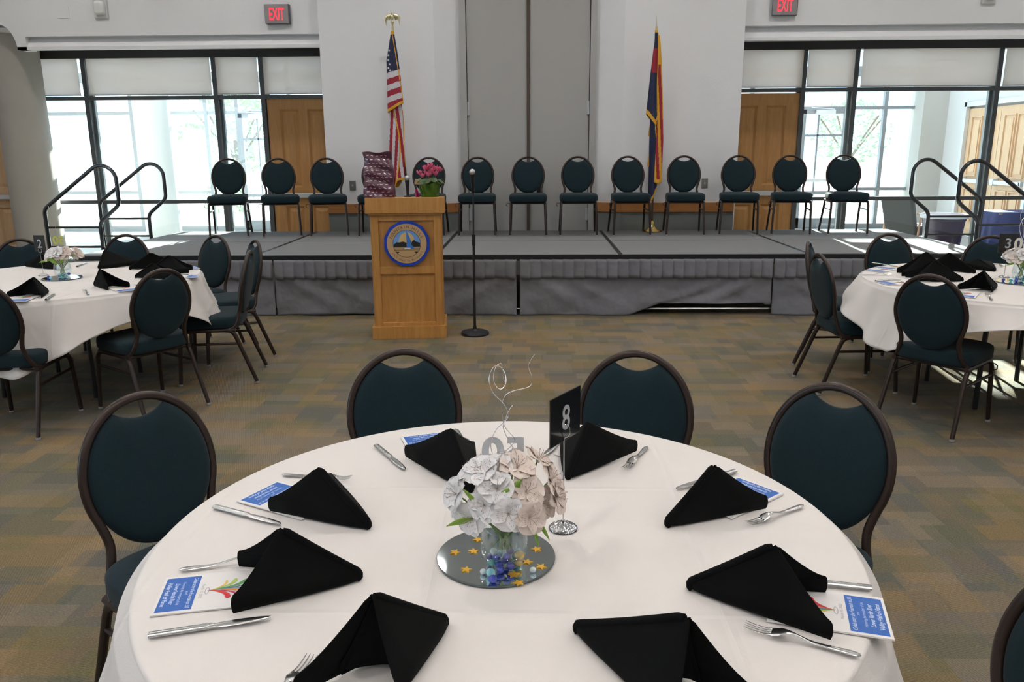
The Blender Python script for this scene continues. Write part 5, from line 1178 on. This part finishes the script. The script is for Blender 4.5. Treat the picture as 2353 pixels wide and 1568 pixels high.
# ================================================================== flags
NAVY = mat('flag_navy', (0.012, 0.018, 0.065), 0.7); FRED = mat('flag_red', (0.33, 0.015, 0.035), 0.7); FWHT = mat('flag_white', (0.60, 0.58, 0.62), 0.7); FGLD = mat('flag_gold', (0.70, 0.36, 0.02), 0.6); POLE = mat('dark_wood_pole', (0.09, 0.055, 0.035), 0.45)
def tube_cloth(prof, z0, z1, pleats, amp, bot, rule, name, par, mats_, nz=110, nu=72, seed=0):
    # prof(h)->(xc, halfwidth, depth, yc); pleated hanging tube open at the bottom, bot(u) lifts or drops the hem
    def fn(u, v):
        a = 2*PI*u; z = z1+(z0+bot(u)-z1)*v; h = (z1-z)/(z1-z0); xc, hw, dp, yc = prof(min(1, max(0, h)))
        w_ = 1+amp*min(1, h*4+0.15)*math.sin(pleats*a+seed+2.2*h)+0.3*amp*math.sin((pleats*2+1)*a-seed*2+3*h)
        return (xc+hw*math.cos(a)*w_, yc+dp*math.sin(a)*w_, z)
    def mi(u, v): return rule(u, v, fn(u, v))
    m = MB().grid(fn, nu, nz, mi, closeu=True); o = m.build(name, mats_, par, ang=80, solid=0.003)
    return o, fn
def flag_pole(name, label, x0, x1_, y, zt, fin):
    t = thing(name, label, 'flag', (x0, y, ST), 0, 'indoor flags on the stage')
    MB().lathe([(0, 0), (0.125, 0), (0.13, 0.010), (0.11, 0.022), (0.06, 0.04), (0.035, 0.07), (0.022, 0.085), (0.022, 0.13), (0.016, 0.14)], 40).build('base', BRASS, t)
    MB().sweep([(0, 0, 0.08), (x1_-x0, 0, zt-ST)], 0.0125, n=12).build('pole', POLE, t)
    MB().sweep([((x1_-x0)*0.97, 0, zt-ST-0.05), ((x1_-x0), 0, zt-ST)], 0.015, n=12).build('ferrule', GOLD, t)
    return t
# stars and stripes (left)
t = flag_pole('national_flag', 'stars and stripes flag with gold fringe and eagle finial, left of centre on stage', -1.530, -1.655, 10.02, 3.045, 'eagle')
ox, oz = -1.530, ST
def profA(h):
    xr = -1.640+0.085*h**0.8; xl = -1.672-0.075*min(1, h*2.6)
    return ((xl+xr)/2-ox, (xr-xl)/2, 0.020+0.05*h, -0.025)
def ruleA(u, v, p):
    z = p[2]+oz; x = p[0]+ox; front = math.sin(2*PI*u) < 0.25
    zz = z-0.35*(x+1.66)
    if v > 0.955: return 3
    if z > 2.965: return 3
    # gold edging sloping down to the right
    xe = -1.655+0.10*(2.97-z)/0.75
    if z > 2.12 and abs(x-xe) < 0.0045 and front: return 3
    if zz > 2.545: return 0
    k = int((2.545-zz)/0.068); return 2 if k % 2 == 0 else 1
FM = [NAVY, FRED, FWHT, FGLD]
oA, fA = tube_cloth(profA, 2.13-oz, 3.0-oz, 3, 0.07, lambda u: 0.055*math.cos(2*PI*u)-0.01, ruleA, 'flag_cloth', t, FM, 120, 80, 0.6)
def profB(h):
    xr = -1.575-0.0*h; xl = -1.742-0.012*math.sin(4*h); return ((xl+xr)/2-ox, (xr-xl)/2*(0.92+0.08*h), 0.035+0.03*h, -0.01)
def ruleB(u, v, p):
    if v > 0.965: return 3
    if v < 0.02: return 3
    x, z = p[0]+ox, p[2]+oz; q = (x+1.75)/0.17
    e = 0.44+0.36*math.sin(min(1, max(0, (2.1-z)/0.9))*PI*1.05)*(1 if z > 1.65 else 1)
    if abs(q-e) < 0.045: return 3
    k = math.floor(q*4.6+(z-1.2)*2.6*(1 if q > e else -0.9)); return 1 if k % 2 else 2
tube_cloth(profB, 1.215-oz, 2.24-oz, 5, 0.11, lambda u: 0.09*math.cos(2*PI*u)+0.03*math.sin(6*PI*u), ruleB, 'lower_cloth', t, FM, 150, 96, 1.4)
# stars on the canton
m = MB()
def star5(mb, c, r, n_y):
    P = [((r if i % 2 == 0 else r*0.42)*math.sin(i*PI/5+0.3), (r if i % 2 == 0 else r*0.42)*math.cos(i*PI/5+0.3)) for i in range(10)]
    mb.add([(c[0]+a, n_y, c[2]+b) for a, b in P]+[(c[0], n_y, c[2])], [(i, 10, (i+1) % 10) for i in range(10)])
for u, v in ((0.66, 0.36), (0.70, 0.42), (0.655, 0.46), (0.64, 0.30), (0.70, 0.50), (0.66, 0.24)):
    p = fA(u, v); star5(m, p, 0.017, p[1]-0.006)
m.build('stars', FWHT, t, smooth=False)
MB().sweep(smooth_path([(-1.575-ox, 0.0, 2.1-oz), (-1.565-ox, -0.01, 1.9-oz), (-1.572-ox, -0.01, 1.65-oz), (-1.562-ox, 0, 1.42-oz)]), 0.012, 0.006, n=8).build('gold_cord', FGLD, t)
# eagle finial
fx, fz = -1.655-ox, 3.045-oz
e = MB(); e.lathe([(0.012, 0), (0.010, 0.03), (0.02, 0.05), (0.024, 0.065), (0.018, 0.08), (0.006, 0.088)], 16, (fx, 0, fz)); e.ell((fx, 0, fz+0.115), (0.018, 0.016, 0.036), 12, 8); e.ell((fx-0.004, -0.012, fz+0.158), (0.011, 0.012, 0.013), 10, 6); e.ell((fx-0.012, -0.024, fz+0.156), (0.004, 0.008, 0.004), 8, 5)
eo = e.build('eagle_body', GOLD, t)
for s in (-1, 1):
    T = Matrix.Translation((fx, 0, fz))
    MB().grid(lambda u, v: (s*(0.014+0.080*v-0.012*u*v), 0.004+0.012*v-0.006*math.sin(5*u), 0.155-0.030*u-0.016*v*v*2-(0.055+0.03*math.sin(7*v))*u*v**0.6), 10, 12, T=T).build('wing', GOLD, t, solid=0.004)
# Arizona flag (right)
t = flag_pole('state_flag', 'navy, red and gold flag with spear finial, right of the tall grey doors', 1.512, 1.483, 10.02, 2.985, 'spear')
ox = 1.512
MB().lathe([(0.014, -0.03), (0.014, 0.035), (0.006, 0.045), (0.004, 0.09), (0.0, 0.20)], 12, (-0.029, 0, 2.99-oz)).build('spear_finial', GOLD, t)
def profC(h):
    xl = 1.462-0.078*max(0, (h-0.12)/0.88)**0.9; xr = 1.500+0.012*h; return ((xl+xr)/2-ox, (xr-xl)/2, 0.018+0.05*h, -0.02)
def ruleC(u, v, p):
    x, z = p[0]+ox, p[2]+oz
    if v > 0.945 or z > 2.955: return 3
    if z < 2.78 and z > 2.50 and x > 1.435-(2.78-z)*0.0 and x > 1.447-0.02: return 1
    return 0
tube_cloth(profC, 1.94-oz, 2.985-oz, 2, 0.06, lambda u: -0.075*math.cos(2*PI*u)+0.02, ruleC, 'flag_cloth', t, FM, 110, 64, 0.2)
def profD(h):
    xl = 1.500; xr = 1.520+0.085*min(1, h*1.4)**0.7; return ((xl+xr)/2-ox, (xr-xl)/2, 0.02+0.04*h, -0.012)
def ruleD(u, v, p):
    x, z = p[0]+ox, p[2]+oz
    if v > 0.97: return 3
    if z > 2.6: return 3
    q = math.sin((x-1.5)*95+z*7.0); return 1 if q > -0.1 else 3
tube_cloth(profD, 1.25-oz, 2.93-oz, 3, 0.12, lambda u: 0.05*math.sin(2*PI*u), ruleD, 'ray_cloth', t, FM, 130, 64, 2.0)
def profE(h):
    xl = 1.447; xr = 1.560; return ((xl+xr)/2-ox, (xr-xl)/2*(1.0-0.18*h), 0.05, 0.0)
def ruleE(u, v, p):
    if v > 0.955: return 3
    x, z = p[0]+ox, p[2]+oz
    if abs(x-(1.535-0.03*math.sin((2.05-z)*9))) < 0.006 and z > 1.6: return 3
    return 0
tube_cloth(profE, 1.07-oz, 2.05-oz, 4, 0.13, lambda u: -0.12*math.cos(2*PI*u+2.4)+0.03, ruleE, 'lower_cloth', t, FM, 90, 64, 0.9)
MB().sweep(smooth_path([(1.495-ox, -0.055, 2.95-oz), (1.505-ox, -0.07, 2.7-oz), (1.503-ox, -0.075, 2.4-oz), (1.512-ox, -0.08, 2.15-oz)]), 0.010, 0.006, n=8).build('gold_cord', FGLD, t)
for z in (1.86, 1.50): MB().prism([(1.425, z-0.09), (1.452, z-0.09), (1.452, z+0.05), (1.445, z+0.06)], 0, 0.02, 0, fr=lambda a, b, h: (a-ox, h, b-oz)).build('cord_tassel', FGLD, t, smooth=False)
# ================================================================== in the lobby
CANM = mat('purple_can_liner', (0.035, 0.020, 0.055), 0.3, coat=0.3); LIN = mat('clear_liner_rim', (0.50, 0.52, 0.60), 0.35)
t = thing('trash_can', 'dark purple round trash can with pale liner rim behind the right handrails', 'trash can', (6.10, 11.95, 0.004))
MB().lathe([(0, 0), (0.22, 0), (0.23, 0.02), (0.285, 0.56), (0.295, 0.565), (0.295, 0.60), (0.31, 0.61), (0.31, 0.645)], 40).build('drum', CANM, t); MB().lathe([(0.305, 0.60), (0.322, 0.60), (0.325, 0.64), (0.315, 0.655), (0.29, 0.655), (0.27, 0.60)], 40, cap=False).build('liner_rim', LIN, t)
UPH = mat('grey_upholstery', (0.04, 0.045, 0.047), 0.9); WL = mat('light_wood_frame', (0.42, 0.26, 0.18), 0.5)
t = thing('lounge_chair', 'grey upholstered lounge chair with wooden arms in the lobby behind the glass', 'lounge chair', (6.05, 12.75, 0.004), math.radians(-62))
m = MB(); m.prism([(-0.30, 0.30), (-0.24, 0.30), (-0.40, 0.86), (-0.50, 0.86)], -0.28, 0.28, 0, fr=lambda a, b, h: (h, a, b)); m.build('backrest', UPH, t, smooth=False, bevel=0.03)
MB().box(-0.28, 0.28, -0.32, 0.32, 0.28, 0.43).build('seat', UPH, t, smooth=False, bevel=0.03)
for s in (-1, 1):
    MB().sweep([(s*0.31, -0.34, 0.62), (s*0.31, 0.34, 0.60)], 0.03, 0.014, n=8, ref=(0, 0, 1)).build('armrest', WL, t)
    for y in (-0.30, 0.30): MB().sweep([(s*0.31, y*0.9, 0.60), (s*0.31, y*1.1, 0.0)], 0.016, n=8).build('leg', WL, t)
BLUC = mat('royal_blue_cloth', (0.006, 0.017, 0.13), 0.7, bump=(6, 0.5, 0.04))
t = thing('side_table', 'lobby table under a royal blue cloth at the right edge of the photo', 'table', (7.16, 11.95, 0.004))
MB().box(-0.42, 0.62, -0.30, 0.30, 0.66, 0.685).build('tabletop', mat('table_edge', (0.2, 0.16, 0.12), 0.6), t, smooth=False)
for a in (-0.38, 0.58):
    for b in (-0.26, 0.26): MB().sweep([(a, b, 0), (a, b, 0.66)], 0.015, n=8).build('leg', BLK, t)
def bc(u, v):
    a = 2*PI*u; c, s = math.cos(a), math.sin(a); r = 1/((abs(c)**9+abs(s)**9)**(1/9)); q = min(1, v*2.2); dz = max(0, v-0.455)/0.545
    fl_ = 1+0.0*dz; k = 0.012+0.075*dz+0.02*dz*math.sin(14*a)
    return (0.10+c*r*(0.525*q+k*(1 if q >= 1 else 0)), s*r*(0.305*q+k*(1 if q >= 1 else 0)), 0.688-0.66*dz)
tc_ = MB().grid(bc, 128, 22, closeu=True).build('blue_tablecloth', BLUC, None, ang=60, solid=0.002); tc_.location = (7.16, 11.95, 0.004); tag(tc_, 'royal blue cloth hanging to the floor at the right edge behind the handrails', 'tablecloth')
